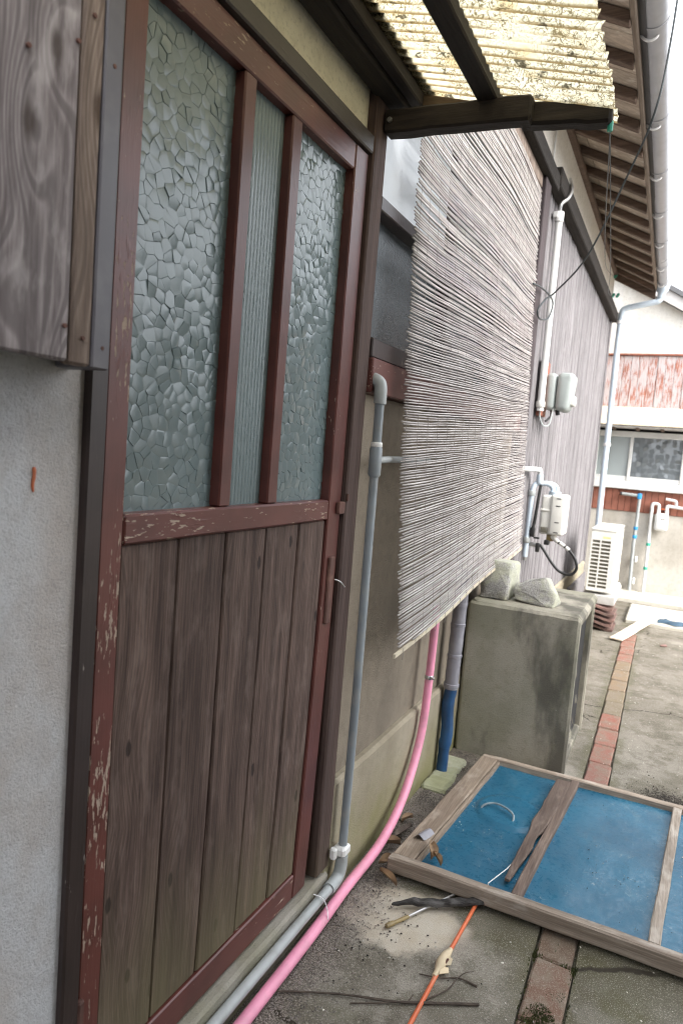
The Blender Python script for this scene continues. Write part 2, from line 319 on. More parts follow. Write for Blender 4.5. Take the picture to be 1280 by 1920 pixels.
M['tape_grey'] = plain('grey_tape', (.23, .225, .25), .35, .18, .3, (.38, .37, .38), bumpk=.4)
M['tape_blue'] = plain('blue_tape', (.016, .065, .16), .45, .35, .3, (.05, .09, .13), bumpk=.4)
M['white_pl'] = plain('white_plastic', (.74, .74, .72), .45, .05, .15, (.5, .48, .42))
M['off_white'] = plain('ivory_casing', (.70, .69, .64), .4, .04, .12, (.5, .47, .4))
M['meter_grey'] = plain('grey_meter_case', (.33, .365, .355), .4, .05, .1)
M['meter_dark'] = plain('dark_lens', (.16, .15, .12), .15)
M['metal'] = plain('worn_metal', (.46, .46, .45), .35, .15, .2, metallic=.8)
M['steel'] = plain('steel_clamp', (.55, .56, .58), .22, .1, metallic=1.)
M['gutter'] = plain('grey_gutter', (.40, .41, .44), .32, .06, .12)
M['dpipe'] = plain('pale_blue_pipe', (.50, .58, .66), .4, .05, .12)
M['hook'] = plain('white_hook', (.80, .80, .80), .4)
M['black'] = plain('black_rubber', (.018, .018, .018), .45)
M['wire'] = plain('dark_wire', (.03, .038, .04), .5)
M['rust'] = plain('rusty_iron', (.115, .055, .042), .8, .35, .6, (.24, .14, .10), bumpk=.8)
M['flash'] = plain('zinc_flashing', (.105, .10, .112), .45, .12, .25, (.2, .19, .19))
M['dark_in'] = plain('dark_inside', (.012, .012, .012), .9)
M['orange'] = plain('orange_rod_plastic', (.62, .135, .045), .5, .12, .35, (.5, .28, .18))
M['masking'] = plain('beige_tape', (.62, .51, .34), .7, .1, .25)
M['brass'] = plain('dirty_brass', (.27, .20, .08), .5, .3, .5)
M['cloth'] = plain('blue_rag', (.06, .11, .16), .9, .5)
def mk_stone():
    b = NB('lichened_granite'); p = b.wpos; a = b.noise(p, 240, 4, .7); l = b.noise(p, 13, 5, .65); k = b.noise(p, 55, 3)
    c = b.mix(b.step(a, .35, .65), (.24, .235, .22), (.54, .525, .50)); nz = b.sep(b.geo.outputs['Normal'])
    up_ = b.ma('ADD', b.ma('MULTIPLY', b.ma('ADD', nz[2], nz[0]), .10), l)
    c = b.mix(b.ma('MULTIPLY', b.step(up_, .47, .64), .65), c, b.mix(k, (.36, .38, .25), (.62, .62, .48)))
    b.bump(b.ma('ADD', a, l), .9, .004); return b.out(c, .95)
M['stone'] = mk_stone()
M['gravel'] = plain('gravel_stone', (.20, .175, .155), .9, .6, .6, (.05, .045, .04), sc=300)
M['pebble'] = plain('pale_chip', (.60, .57, .50), .9, .4)
M['clod'] = plain('dark_clod', (.035, .028, .022), .95, .5)
M['nb_red'] = paint('worn_red_boards', (.34, .13, .085), 1.75, 'Z', .7, (.52, .46, .46), an=.06)
M['nb_red2'] = paint('red_skirting_boards', (.27, .10, .065), .0, 'Z', .7)
M['nb_tin'] = plain('rusty_tin_roof', (.68, .60, .46), .6, .12, .6, (.46, .26, .12), sc=18)
M['green'] = plain('green_band', (.04, .36, .24), .5)
M['bluep'] = plain('blue_joint', (.03, .28, .62), .5)
M['roof'] = plain('dark_roof', (.12, .12, .125), .7)
M['verge'] = plain('pale_verge_board', (.60, .57, .55), .7, .1, .2)
M['yellow'] = plain('yellow_label', (.62, .60, .28), .6)
M['opp'] = plaster('opposite_wall_render', (.14, .13, .105), (.09, .085, .07), .6, .3)
M['opp_w'] = wood('opposite_wall_boards', (.05, .04, .032), (.11, .09, .075), 'Z', 60, 0)

# ------------------------------------------------------------------ mesh helpers
ORG = {}
def link(name, me, mat, parent=None, smooth=False):
    n = len(me.vertices)
    lo = Vector((1e9,) * 3); hi = -lo
    for v in me.vertices:
        for i in range(3): lo[i] = min(lo[i], v.co[i]); hi[i] = max(hi[i], v.co[i])
    c = Vector(((lo.x + hi.x) / 2, (lo.y + hi.y) / 2, (lo.z + hi.z) / 2))
    me.transform(Matrix.Translation(-c))
    if mat: me.materials.append(M[mat] if isinstance(mat, str) else mat)
    if smooth:
        me.polygons.foreach_set('use_smooth', [True] * len(me.polygons))
        if smooth is not True: me.set_sharp_from_angle(angle=R(smooth))
    o = bpy.data.objects.new(name, me); COL.objects.link(o)
    ORG[o] = c
    if parent is not None: o.parent = parent; o.location = c - ORG[parent]
    else: o.location = c
    return o
def thing(name, label, cat, loc, group=None):
    o = bpy.data.objects.new(name, None); COL.objects.link(o); o.location = loc; o.empty_display_size = .1
    ORG[o] = Vector(loc); o['label'] = label; o['category'] = cat
    if group: o['group'] = group
    return o
def part(name, loc, parent):
    o = bpy.data.objects.new(name, None); COL.objects.link(o); o.empty_display_size = .05
    ORG[o] = Vector(loc); o.parent = parent; o.location = Vector(loc) - ORG[parent]; return o
def tag(o, label, cat, group=None, kind=None):
    o['label'] = label; o['category'] = cat
    if group: o['group'] = group
    if kind: o['kind'] = kind
    return o
def pydata(name, V, F, mat, parent=None, smooth=False):
    me = bpy.data.meshes.new(name); me.from_pydata([tuple(v) for v in V], [], F); me.update(); return link(name, me, mat, parent, smooth)

def barVF(x0, x1, y0, y1, z0, z1, axis='Z', seg=3, jit=.0, bev=.003, taper=None, bow=(0, 0)):
    """chamfered bar swept along an axis, rings slightly uneven"""
    a = 'XYZ'.index(axis); lo = (x0, y0, z0); hi = (x1, y1, z1); u, v = [(1, 2), (2, 0), (0, 1)][a]
    bev = min(bev, .45 * (hi[u] - lo[u]), .45 * (hi[v] - lo[v]))
    sec = [(lo[u] + bev, lo[v]), (hi[u] - bev, lo[v]), (hi[u], lo[v] + bev), (hi[u], hi[v] - bev), (hi[u] - bev, hi[v]), (lo[u] + bev, hi[v]), (lo[u], hi[v] - bev), (lo[u], lo[v] + bev)]
    cu, cv = (lo[u] + hi[u]) / 2, (lo[v] + hi[v]) / 2; V = []; F = []
    L = hi[a] - lo[a]; ts = [0, min(bev, L * .2) / L] + [i / seg for i in range(1, seg)] + [1 - min(bev, L * .2) / L, 1]
    for k, t in enumerate(ts):
        sh = 1.0; end = k in (0, len(ts) - 1)
        du, dv = random.uniform(-jit, jit), random.uniform(-jit, jit); b = 4 * t * (1 - t)
        for (pu, pv) in sec:
            q = [0, 0, 0]; q[a] = lo[a] + L * t
            su = (hi[u] - lo[u]); sv = (hi[v] - lo[v])
            if end: pu = cu + (pu - cu) * (1 - min(.3, 2 * bev / su)); pv = cv + (pv - cv) * (1 - min(.3, 2 * bev / sv))
            q[u] = pu + du + bow[0] * b + random.uniform(-jit, jit) * .5; q[v] = pv + dv + bow[1] * b + random.uniform(-jit, jit) * .5
            V.append(q)
    n = len(ts)
    for k in range(n - 1):
        for i in range(8):
            j = (i + 1) % 8; F.append((k * 8 + i, k * 8 + j, (k + 1) * 8 + j, (k + 1) * 8 + i))
    F.append(tuple(reversed(range(8)))); F.append(tuple((n - 1) * 8 + i for i in range(8)))
    return V, F
def bar(name, dims, mat, parent, axis='Z', seg=3, jit=.0, bev=.003, bow=(0, 0), xf=None):
    V, F = barVF(*dims, axis, seg, jit, bev, None, bow)
    if xf: V = [xf(v) for v in V]
    return pydata(name, V, F, mat, parent)
def join(*vfs):
    V = []; F = []
    for v, f in vfs:
        n = len(V); V += list(v); F += [tuple(i + n for i in q) for q in f]
    return V, F
def box8(x0, x1, y0, y1, z0, z1):
    V = [(x, y, z) for z in (z0, z1) for y in (y0, y1) for x in (x0, x1)]
    return V, [(0, 2, 3, 1), (4, 5, 7, 6), (0, 1, 5, 4), (2, 6, 7, 3), (0, 4, 6, 2), (1, 3, 7, 5)]
def slab(name, dims, mat, parent=None): return pydata(name, *box8(*dims), mat, parent)
def spline(pts, n=8):
    P = [Vector(p) for p in pts]; out = []
    for i in range(len(P) - 1):
        p0 = P[max(0, i - 1)]; p1 = P[i]; p2 = P[i + 1]; p3 = P[min(len(P) - 1, i + 2)]
        for k in range(n):
            t = k / n; out.append(.5 * ((2 * p1) + (p2 - p0) * t + (2 * p0 - 5 * p1 + 4 * p2 - p3) * t * t + (3 * p1 - p0 - 3 * p2 + p3) * t ** 3))
    return out + [P[-1]]
def tubeVF(pts, r, sides=10, closed=True):
    P = [Vector(p) for p in pts]; n = len(P); rs = r if isinstance(r, (list, tuple)) else [r] * n
    V = []; F = []; t0 = (P[1] - P[0]).normalized(); nr = t0.orthogonal().normalized()
    for i in range(n):
        t = (P[min(i + 1, n - 1)] - P[max(i - 1, 0)]).normalized()
        nr = (nr - t * nr.dot(t)).normalized(); bn = t.cross(nr)
        for k in range(sides):
            a = 2 * math.pi * k / sides; V.append(P[i] + (nr * math.cos(a) + bn * math.sin(a)) * rs[i])
    for i in range(n - 1):
        for k in range(sides):
            j = (k + 1) % sides; F.append((i * sides + k, i * sides + j, (i + 1) * sides + j, (i + 1) * sides + k))
    if closed: F.append(tuple(reversed(range(sides)))); F.append(tuple((n - 1) * sides + k for k in range(sides)))
    return V, F
def tube(name, pts, r, mat, parent=None, sides=10): return pydata(name, *tubeVF(pts, r, sides), mat, parent, 40)
def ring(name, c, axis, r, h, mat, parent, sides=14):
    a = Vector(axis).normalized() * h / 2; c = Vector(c)
    return tube(name, [c - a, c - a * .8, c + a * .8, c + a], [r * .94, r, r, r * .94], mat, parent, sides)
def rock(name, pts, mat, parent=None, sub=3, amp=.006, seed=0.):
    bm = bmesh.new()
    for p in pts: bm.verts.new(p)
    bmesh.ops.convex_hull(bm, input=bm.verts[:])
    loose = [v for v in bm.verts if not v.link_faces]
    bmesh.ops.delete(bm, geom=loose, context='VERTS')
    bmesh.ops.bevel(bm, geom=bm.edges[:], offset=.005, segments=1, affect='EDGES')
    bmesh.ops.triangulate(bm, faces=bm.faces[:])
    bmesh.ops.subdivide_edges(bm, edges=bm.edges[:], cuts=sub, use_grid_fill=True)
    bm.normal_update()
    for v in bm.verts:
        v.co += v.normal * (noise.noise(v.co * 22 + Vector((seed,) * 3)) * amp + noise.noise(v.co * 75) * amp * .45)
    me = bpy.data.meshes.new(name); bm.to_mesh(me); bm.free(); return link(name, me, mat, parent, 50)

# ------------------------------------------------------------------ ground
def strip_c(y): return .620 - .0148 * y
ys = [-6, -3, -1] + [i * .2 for i in range(0, 36)] + [7.1, 8, 10, 15, 40, 120]
cols = [-120, -30, -6, -1, 0, .1, .2, .3, .4, .47, 'a', 'b', 'c', 'd', .68, .76, .85, .95, 1.2, 1.6, 2.5, 6, 30, 120]
V = []; F = []
for y in ys:
    for cx in cols:
        c = strip_c(min(max(y, -1), 6)); z = 0; inn = 1.0 <= y <= 5.45
        if isinstance(cx, str):
            x = c + {'a': -.0505, 'b': -.048, 'c': .048, 'd': .0505}[cx]; z = -.02 if cx in 'bc' and inn else 0
        else: x = cx
        if -1 < x < 2 and -1 < y < 7.2 and not isinstance(cx, str): z += noise.noise(Vector((x * 2.2, y * 1.7, 3))) * .006
        V.append((x, y, z))
n = len(cols)
for j in range(len(ys) - 1):
    for i in range(n - 1): F.append((j * n + i, j * n + i + 1, (j + 1) * n + i + 1, (j + 1) * n + i))
ground = pydata('ground', V, F, 'ground'); ground['kind'] = 'structure'
y = 1.06; k = 0
while y < 5.42:
    L = random.uniform(.198, .212); c = strip_c(y + L / 2) + random.uniform(-.002, .002); hw = .0455 + random.uniform(-.002, .001)
    z = random.uniform(-.001, .004); V, F = barVF(c - hw, c + hw, y, y + L, -.035, z, 'Y', 3, .0012, .005)
    sl = random.uniform(-.03, .03); V = [(p[0], p[1], p[2] + (p[0] - c) * sl) for p in V]
    pydata('brick', V, F, 'brick_moss' if y < 2.0 else 'brick_red' if y < 3.55 else 'brick_olive' if y < 4.3 else 'brick', ground); y += L + random.uniform(.007, .012)
V = []; F = []
cm = Vector((strip_c(1.5) - .003, 1.49, 0))      # moss cushion on a near brick
for i in range(900):
    a = random.uniform(0, 6.283); r = math.sqrt(random.random()); p = cm + Vector((math.cos(a) * r * .036, math.sin(a) * r * .06, .002))
    h = random.uniform(.003, .008) * (1.1 - r); d = random.uniform(0, 6.28); e = Vector((math.cos(d), math.sin(d), 0)) * .0022; b0 = len(V)
    V += [p - e, p + e, p + Vector((random.uniform(-.002, .002), random.uniform(-.002, .002), h + .003))]; F.append((b0, b0 + 1, b0 + 2))
for i in range(1500):
    y = random.choice((random.uniform(1.06, 1.8), random.gauss(1.275, .01), random.gauss(1.49 + .105, .012), random.gauss(1.70, .012))); sd2 = random.choice((-1, 1)); dx_ = sd2 * (.048 + random.gauss(0, .004)) if random.random() < .6 else random.uniform(-.045, .045)
    if noise.noise(Vector((y * 14, dx_ * 40, 3))) < .02: continue
    p = Vector((strip_c(y) + dx_, y, 0)); d = random.uniform(0, 6.28); e = Vector((math.cos(d), math.sin(d), 0)) * .002; b0 = len(V)
    V += [p - e, p + e, p + Vector((random.uniform(-.002, .002), random.uniform(-.002, .002), random.uniform(.004, .008)))]; F.append((b0, b0 + 1, b0 + 2))
mo = pydata('moss', V, F, 'moss'); tag(mo, 'dark green moss growing on and between the nearest paving bricks', 'moss', kind='stuff')
# far paving: pale apron and low step in front of the neighbouring house
slab('apron', (.30, 2.4, 6.95, 7.5, -.05, .03), 'apron')['kind'] = 'structure'
bar('step_slab', (.47, 2.4, 5.98, 6.72, -.05, .035), 'apron', None, 'X', 6, .002, .012)['kind'] = 'structure'

# loose stones
def bits(name, n, fx, size, mat, parent=None, flat=.7):
    V = []; F = []
    for i in range(n):
        x, y, z = fx(); s = random.uniform(.5, 1.25) * size; b0 = len(V); rot = random.uniform(0, 6.28); ca, sa = math.cos(rot), math.sin(rot)
        for d in ((1, 0, 0), (0, 1, 0), (-1, 0, 0), (0, -1, 0), (.1, .1, 1), (0, 0, -.6)):
            q = [d[0] * random.uniform(.7, 1.2), d[1] * random.uniform(.6, 1.1), d[2] * flat * random.uniform(.7, 1.1)]
            V.append((x + (q[0] * ca - q[1] * sa) * s, y + (q[0] * sa + q[1] * ca) * s, z + q[2] * s))
        for t in ((0, 1, 4), (1, 2, 4), (2, 3, 4), (3, 0, 4), (1, 0, 5), (2, 1, 5), (3, 2, 5), (0, 3, 5)): F.append(tuple(b0 + i for i in t))
    return pydata(name, V, F, mat, parent)
def gr():
    while True:
        x = .03 + abs(random.gauss(0, .075)); y = random.uniform(.8, 2.75)
        if y > 1.95 and x > .15: continue
        if x < .28: return x, y, .002
gv = bits('gravel', 5200, gr, .0030, 'gravel'); tag(gv, 'loose dark gravel along the foot of the house wall', 'gravel', kind='stuff')
def cl():
    t = random.random()
    if t < .55: return random.gauss(.22, .07), random.gauss(1.58, .13), .003
    if t < .8: return random.uniform(.1, .5), random.uniform(1.2, 1.75), .003
    return random.gauss(.80, .06), random.gauss(2.92, .05), .002
cd = bits('soil_crumbs', 70, cl, .0034, 'clod'); tag(cd, 'dark soil crumbs scattered over the near concrete', 'soil', kind='stuff')
def soot(): return random.gauss(.84, .05), random.gauss(2.80, .045), .001
st = bits('soot_crumbs', 1700, soot, .0030, 'clod', flat=.35); tag(st, 'black ash heap behind the far rail of the blue panel', 'ash', kind='stuff')
def ch():
    t = random.random()
    if t < .35: return random.uniform(.08, .9), random.uniform(1.2, 1.8), .002
    return random.uniform(.5, .92), random.uniform(2.9, 5.6), .003
pb = bits('pale_chips', 230, ch, .0030, 'pebble'); tag(pb, 'tiny pale chips scattered over the concrete yard', 'chips', kind='stuff')

# ------------------------------------------------------------------ the house on the left
house = thing('house', 'old single-storey timber house with red-brown door, plaster and weathered board walls', 'house', (-.1, 3.5, 0))
slab('plaster_wall', (-.16, -.006, -2.5, .71, 0, 3.05), 'plaster_l', house)
tube('paint_drip', spline([(-.005, .629, 1.160), (-.0045, .6295, 1.15), (-.005, .628, 1.137), (-.005, .6295, 1.128)], 4), [.0016, .0022, .0026, .0024, .002, .0024, .0022, .002, .002, .0018, .0016, .0014, .001], 'orange', house, 6)
slab('plaster_wall', (-.16, -.012, .70, 1.54, 1.949, 3.05), 'plaster_top', house)
slab('plaster_wall', (-.16, -.012, 1.60, 3.42, .30, 1.36), 'plaster_b', house)
slab('plaster_wall', (-.16, -.004, 1.54, 7.0, 2.60, 3.12), 'plaster_w', house)
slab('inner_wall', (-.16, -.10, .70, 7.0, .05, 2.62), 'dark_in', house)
slab('end_wall', (-4.0, -.012, 6.93, 7.0, 0, 3.12), 'plaster_w', house)
bar('plinth', (-.16, .012, 1.575, 7.0, -.05, .33), 'plinth', house, 'Y', 20, .0015, .01)
bar('plinth', (-.16, .010, -2.5, .70, -.05, .06), 'plinth', house, 'Y', 10, .001, .008)
bar('door_sill', (-.16, .020, .70, 1.60, -.05, .092), 'sill_conc', house, 'Y', 14, .0012, .007)
bar('post', (-.12, .006, .707, .741, .05, 2.3), 'paint_dark', house, 'Z', 6, .0006, .003)
bar('post', (-.12, .012, 1.537, 1.607, .10, 2.11), 'jamb', house, 'Z', 6, .0008, .004)
bar('lintel', (-.10, .010, .70, 1.536, 1.910, 1.951), 'paint_darky', house, 'Y', 4, .0005, .003)

# shutter box of weathered boards at the left
sb = part('shutter_box', (.03, .45, 1.6), house)
bar('plank', (.040, .060, .30, .6175, 1.294, 2.3), 'grey_board', sb, 'Z', 4, .0006, .003)
bar('plank', (.040, .060, -.10, .298, 1.290, 2.3), 'grey_board', sb, 'Z', 4, .0006, .003)
bar('batten', (.038, .0605, .6195, .6525, 1.292, 2.3), 'brown_batten', sb, 'Z', 4, .0006, .003)
bar('flashing', (-.004, .0625, .653, .682, 1.291, 2.3), 'flash', sb, 'Z', 4, .0004, .002)
slab('bottom_board', (-.004, .039, -.10, .652, 1.305, 1.32), 'dark_beam_y', sb)
for (y, z) in ((.637, 1.325), (.609, 1.335), (.634, 1.70), (.612, 1.66), (.669, 1.318), (.668, 1.66), (.545, 1.62)):
    ring('nail', (.0615, y, z), (1, 0, 0), .0028, .004, 'rust', sb, 8)

# --- the door
door = part('door', (-.015, 1.13, .1), house)
def skew(v):   # the door has dropped: its latch side leans in towards the foot
    t = max(0, min(1, (v[1] - .79) / .74)); s = max(0, 1.05 - v[2]); return (v[0], v[1] - .045 * t * s * s * .9, v[2])
bar('stile', (-.034, .0, .7435, .790, .10, 2.0), 'paint_z', door, 'Z', 14, .0004, .003, xf=skew)
bar('stile', (-.034, .0, 1.467, 1.5325, .10, 1.9085), 'paint_clean', door, 'Z', 14, .0004, .003, xf=skew)
bar('rail', (-.032, -.001, .7905, 1.4665, 1.850, 1.9085), 'paint_y', door, 'Y', 6, .0004, .003)
bar('rail', (-.032, .001, .7905, 1.4665, 1.043, 1.091), 'paint_y', door, 'Y', 6, .0005, .004)
bar('rail', (-.032, -.001, .7905, 1.4665, .100, .163), 'paint_y', door, 'Y', 8, .0005, .003, xf=skew)
bar('mullion', (-.030, -.002, 1.030, 1.066, 1.0915, 1.8495), 'paint_clean', door, 'Z', 5, .0004, .003)
bar('mullion', (-.030, -.002, 1.194, 1.231, 1.0915, 1.8495), 'paint_clean', door, 'Z', 5, .0004, .003)
yb = [.791, .930, 1.0685, 1.206, 1.343, 1.4665]
for i in range(5):
    bar('board', (-.026, -.006 - .0015 * (i % 2), yb[i] + .0014, yb[i + 1] - .0014, .1635, 1.0425), 'door_board', door, 'Z', 8, .0005, .0034, xf=skew)
slab('back_panel', (-.033, -.0275, .79, 1.467, .12, 1.06), 'dark_in', door)

def figured(name, y0, y1, z0, z1, x, cell, parent):
    """cast glass: every cell a tilted facet inside a groove"""
    st = cell; P = []; ny = int((y1 - y0) / st) + 3; nz = int((z1 - z0) / st) + 3
    for j in range(-1, nz):
        for i in range(-1, ny):
            P.append(Vector((y0 + (i + .5 * (j % 2)) * st + random.uniform(-.42, .42) * st, z0 + j * st * 1.05 + random.uniform(-.42, .42) * st)))
    vs_, es_, fs_, *_ = delaunay_2d_cdt(P, [], [], 0, 1e-7)
    cc = []; inc = {}
    for f in fs_:
        a, b, c = (vs_[i] for i in f); d = 2 * (a.x * (b.y - c.y) + b.x * (c.y - a.y) + c.x * (a.y - b.y))
        if abs(d) < 1e-12: cc.append((a + b + c) / 3)
        else: cc.append(Vector(((a.length_squared * (b.y - c.y) + b.length_squared * (c.y - a.y) + c.length_squared * (a.y - b.y)) / d,
                          (a.length_squared * (c.x - b.x) + b.length_squared * (a.x - c.x) + c.length_squared * (b.x - a.x)) / d)))
        for i in f: inc.setdefault(i, []).append(len(cc) - 1)
    def clip(poly, ax, val, keep):
        out = []
        for i in range(len(poly)):
            a, b = poly[i - 1], poly[i]; ia = keep * (a[ax] - val) >= 0; ib = keep * (b[ax] - val) >= 0
            if ia != ib: t = (val - a[ax]) / (b[ax] - a[ax]); out.append(a + (b - a) * t)
            if ib: out.append(b)
        return out
    V = []; F = []
    for i, ts in inc.items():
        if len(ts) < 3: continue
        c = vs_[i]; poly = sorted((cc[t] for t in ts), key=lambda q: math.atan2(q.y - c.y, q.x - c.x))
        if max((q - c).length for q in poly) > st * 3: continue
        for ax, val, kp in ((0, y0, 1), (0, y1, -1), (1, z0, 1), (1, z1, -1)):
            poly = clip(poly, ax, val, kp)
            if len(poly) < 3: break
        if len(poly) < 3: continue
        c = sum(poly, Vector((0, 0))) / len(poly); ty, tz = random.gauss(0, .045), random.gauss(0, .045); h = .00062
        b0 = len(V); k = len(poly)
        for q in poly: V.append((x, q.x, q.y))
        pk = random.random() < .35; ap = Vector((random.uniform(-.25, .25), random.uniform(-.25, .25))) * st
        for sc_, hh in ((.955, h * .85), (.60, h * (1.5 if pk else 1.15))):
            cc2 = c + ap * (1 - sc_)
            for q in poly:
                e = cc2 + (q - c) * sc_; dd = e - c; V.append((x + hh + dd.x * ty + dd.y * tz, e.x, e.y))
        cc3 = c + ap; V.append((x + h * (2.0 if pk else 1.25) + ap.x * ty + ap.y * tz, cc3.x, cc3.y))
        for r_ in range(2):
            for a in range(k): F.append((b0 + r_ * k + a, b0 + r_ * k + (a + 1) % k, b0 + (r_ + 1) * k + (a + 1) % k, b0 + (r_ + 1) * k + a))
        for a in range(k): F.append((b0 + 2 * k + a, b0 + 2 * k + (a + 1) % k, b0 + 3 * k))
    return pydata(name, V, F, 'glass_fig', parent, 24)
figured('pane', .788, 1.034, 1.086, 1.856, -.024, .0195, door)
figured('pane', 1.229, 1.469, 1.086, 1.856, -.024, .0195, door)
V = []; F = []; ny = 96
for j in range(2):
    for i in range(ny + 1):
        t = i / ny; V.append((-.024 + .0016 * abs(math.sin(t * math.pi * 12)), 1.062 + t * .136, 1.086 + j * .77))
for i in range(ny): F.append((i, i + 1, ny + 2 + i, ny + 1 + i))
pydata('pane', V, F, 'glass_reed', door, 30)
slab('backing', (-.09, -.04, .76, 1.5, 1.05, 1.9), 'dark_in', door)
# ironmongery
bar('hinge', (-.004, .008, .7385, .7515, .245, .338), 'rust', door, 'Z', 3, .0004, .003)
bar('latch', (.001, .010, 1.506, 1.592, 1.056, 1.086), 'rust', door, 'Y', 5, .0008, .002)
ring('latch_pin', (.012, 1.542, 1.096), (0, 0, 1), .004, .018, 'rust', door, 8)
bar('latch_plate', (-.002, .007, 1.485, 1.512, .785, .952), 'rust', door, 'Z', 6, .0007, .003)
tube('bent_nail', spline([(.010, 1.508, .895), (.022, 1.517, .890), (.028, 1.533, .875)], 4), .0016, 'metal', door, 6)

# --- window behind the blind
win = part('window', (0, 2.5, 1.9), house)
bar('sill', (-.10, .016, 1.608, 3.40, 1.450, 1.498), 'paint_dark', win, 'Y', 8, .0006, .003)
bar('apron_board', (-.10, .022, 1.608, 3.40, 1.362, 1.449), 'paint_y', win, 'Y', 8, .0006, .003)
bar('head', (-.10, .012, 1.608, 3.40, 2.505, 2.562), 'brown_batten', win, 'Y', 8, .0006, .003)
bar('transom', (-.05, .010, 1.608, 3.40, 1.807, 1.842), 'paint_dark', win, 'Y', 6, .0006, .003)
for yy in (2.19, 2.78): bar('mullion', (-.05, .008, yy, yy + .045, 1.4985, 2.5045), 'paint_dark', win, 'Z', 5, .0006, .003)
for a, b_ in ((1.61, 2.188), (2.237, 2.778), (2.827, 3.40)):
    slab('pane', (-.036, -.030, a, b_, 1.495, 1.81), 'glass_rain', win)
    slab('pane', (-.028, -.022, a, b_, 1.838, 2.51), 'glass_sky' if a < 1.7 else 'glass_rain', win)  # first bay's upper pane carries the sky reflection as colour
bar('beam', (-.10, .050, 1.56, 3.62, 2.563, 2.640), 'dark_beam_y', house, 'Y', 6, .001, .004)
bar('post', (-.12, .030, 3.405, 3.535, .30, 2.562), 'dark_beam_z', house, 'Z', 6, .001, .004)
bar('beam', (-.10, .055, 3.63, 7.06, 2.595, 2.690), 'dark_beam_y', house, 'Y', 10, .0015, .006)

# --- board wall further along
bw = part('board_wall', (0, 5.2, 1.3), house)
y = 3.538
while y < 6.98:
    wd = min(random.uniform(.066, .082), 7.0 - y); z0 = .13 + random.uniform(-.006, .006)
    bar('board', (-.04, random.uniform(-.003, .004), y + .0045, y + wd - .0045, z0, 2.60), 'far_board', bw, 'Z', 3, .0008, .019); y += wd
bar('corner_board', (-.03, .014, 6.955, 7.02, .10, 2.594), 'far_board', house, 'Z', 4, .001, .004)
bar('skirt_board', (-.03, .035, 5.9, 6.99, .02, .22), 'far_board', house, 'Y', 5, .002, .004)

# --- eave with rafters and soffit boards
eave = part('eave', (.2, 4.6, 3.0), house)
SL = -.52
def on_slope(v, x0=0., z0=3.075): return (v[0], v[1], v[2] + SL * (v[0] - x0) + z0)
yr = 1.95; prev = None
while yr < 7.0:
    bar('rafter', (-.25, .345 + random.uniform(-.006, .006), yr, yr + .045, -.045, .0), 'rafter', eave, 'X', 3, .0015, .004, xf=on_slope)
    for x0, x1 in ((-.25, .06), (.063, .355)):
        bar('soffit_board', (x0, x1, yr - .123, yr + .167, .001 + random.uniform(0, .003), .012), 'soffit', eave, 'X', 2, .001, .002, xf=on_slope)
    yr += .292
bar('wall_plate', (-.02, .022, 1.66, 7.0, 2.992, 3.032), 'rafter', eave, 'Y', 6, .001, .004)
bar('fascia', (.350, .368, 1.7, 7.02, -.03, .06), 'fascia', eave, 'Y', 10, .002, .003, xf=lambda v: (v[0], v[1], v[2] + 2.895))
bar('barge_board', (-.2, .36, 6.985, 7.02, -.10, .01), 'rafter', eave, 'X', 3, .001, .003, xf=on_slope)
roofs = pydata('roof', *box8(-3.0, .39, 1.66, 7.05, .022, .10), 'roof', house)
me = roofs.data
for v in me.vertices: v.co.z += SL * (v.co.x + ORG[roofs].x) + 3.075
pydata('roof', [(x, yy, z + SL * x + 3.075) for x, yy, z in box8(-3.0, .10, -2.5, 1.655, .022, .10)[0]], box8(0, 1, 0, 1, 0, 1)[1], 'roof', house)

# ------------------------------------------------------------------ rain gutter and downpipe
gut = thing('rain_gutter', 'grey half-round rain gutter with white hooks and pale blue downpipe along the eave', 'gutter', (.41, 4.5, 2.9))
V = []; F = []; S = 14; gx, gz, gr_ = .414, 2.925, .046
yy = [1.75 + i * .33 for i in range(17)]
for a, y in enumerate(yy):
    for rr in (gr_, gr_ - .003):
        for k in range(S + 1):
            t = math.pi + math.pi * k / S; V.append((gx + rr * math.cos(t), y, gz + .02 - .004 * (y - 1.75) + rr * math.sin(t)))
W = 2 * (S + 1)
for a in range(len(yy) - 1):
    for k in range(S):
        F.append((a * W + k, a * W + k + 1, (a + 1) * W + k + 1, (a + 1) * W + k)); o = S + 1
        F.append((a * W + o + k + 1, a * W + o + k, (a + 1) * W + o + k, (a + 1) * W + o + k + 1))
    for k0, k1 in ((0, S + 1), (2 * S + 1, S)): F.append((a * W + k0, (a + 1) * W + k0, (a + 1) * W + k1, a * W + k1))
pydata('trough', V, F, 'gutter', gut, 35)
for y in (3.02, 3.78, 4.42, 5.06, 5.7, 6.34, 6.86):
    zc = gz + .02 - .004 * (y - 1.75)
    tube('hook', spline([(.366, y, zc + .01), (.372, y, zc - .035), (.395, y, zc - .058), (.420, y, zc - .052), (.428, y, zc - .030)], 5), .0055, 'hook', gut, 8)
    V2 = []; F2 = []
    for k in range(S + 1):
        t = math.pi + math.pi * k / S
        for rr in (gr_ + .0005, gr_ + .003):
            for dy in (-.006, .006): V2.append((gx + rr * math.cos(t), y - .05 + dy, zc + rr * math.sin(t)))
    for k in range(S):
        for q0, q1 in ((0, 1), (1, 3), (3, 2), (2, 0)): F2.append((k * 4 + q0, k * 4 + q1, k * 4 + 4 + q1, k * 4 + 4 + q0))
    pydata('band', V2, F2, 'gutter', gut)
tube('hopper', [(.414, 6.98, 2.955), (.414, 6.98, 2.90), (.414, 6.98, 2.86), (.410, 6.98, 2.84), (.408, 6.98, 2.795)], [.062, .060, .050, .034, .032], 'dpipe', gut, 16)
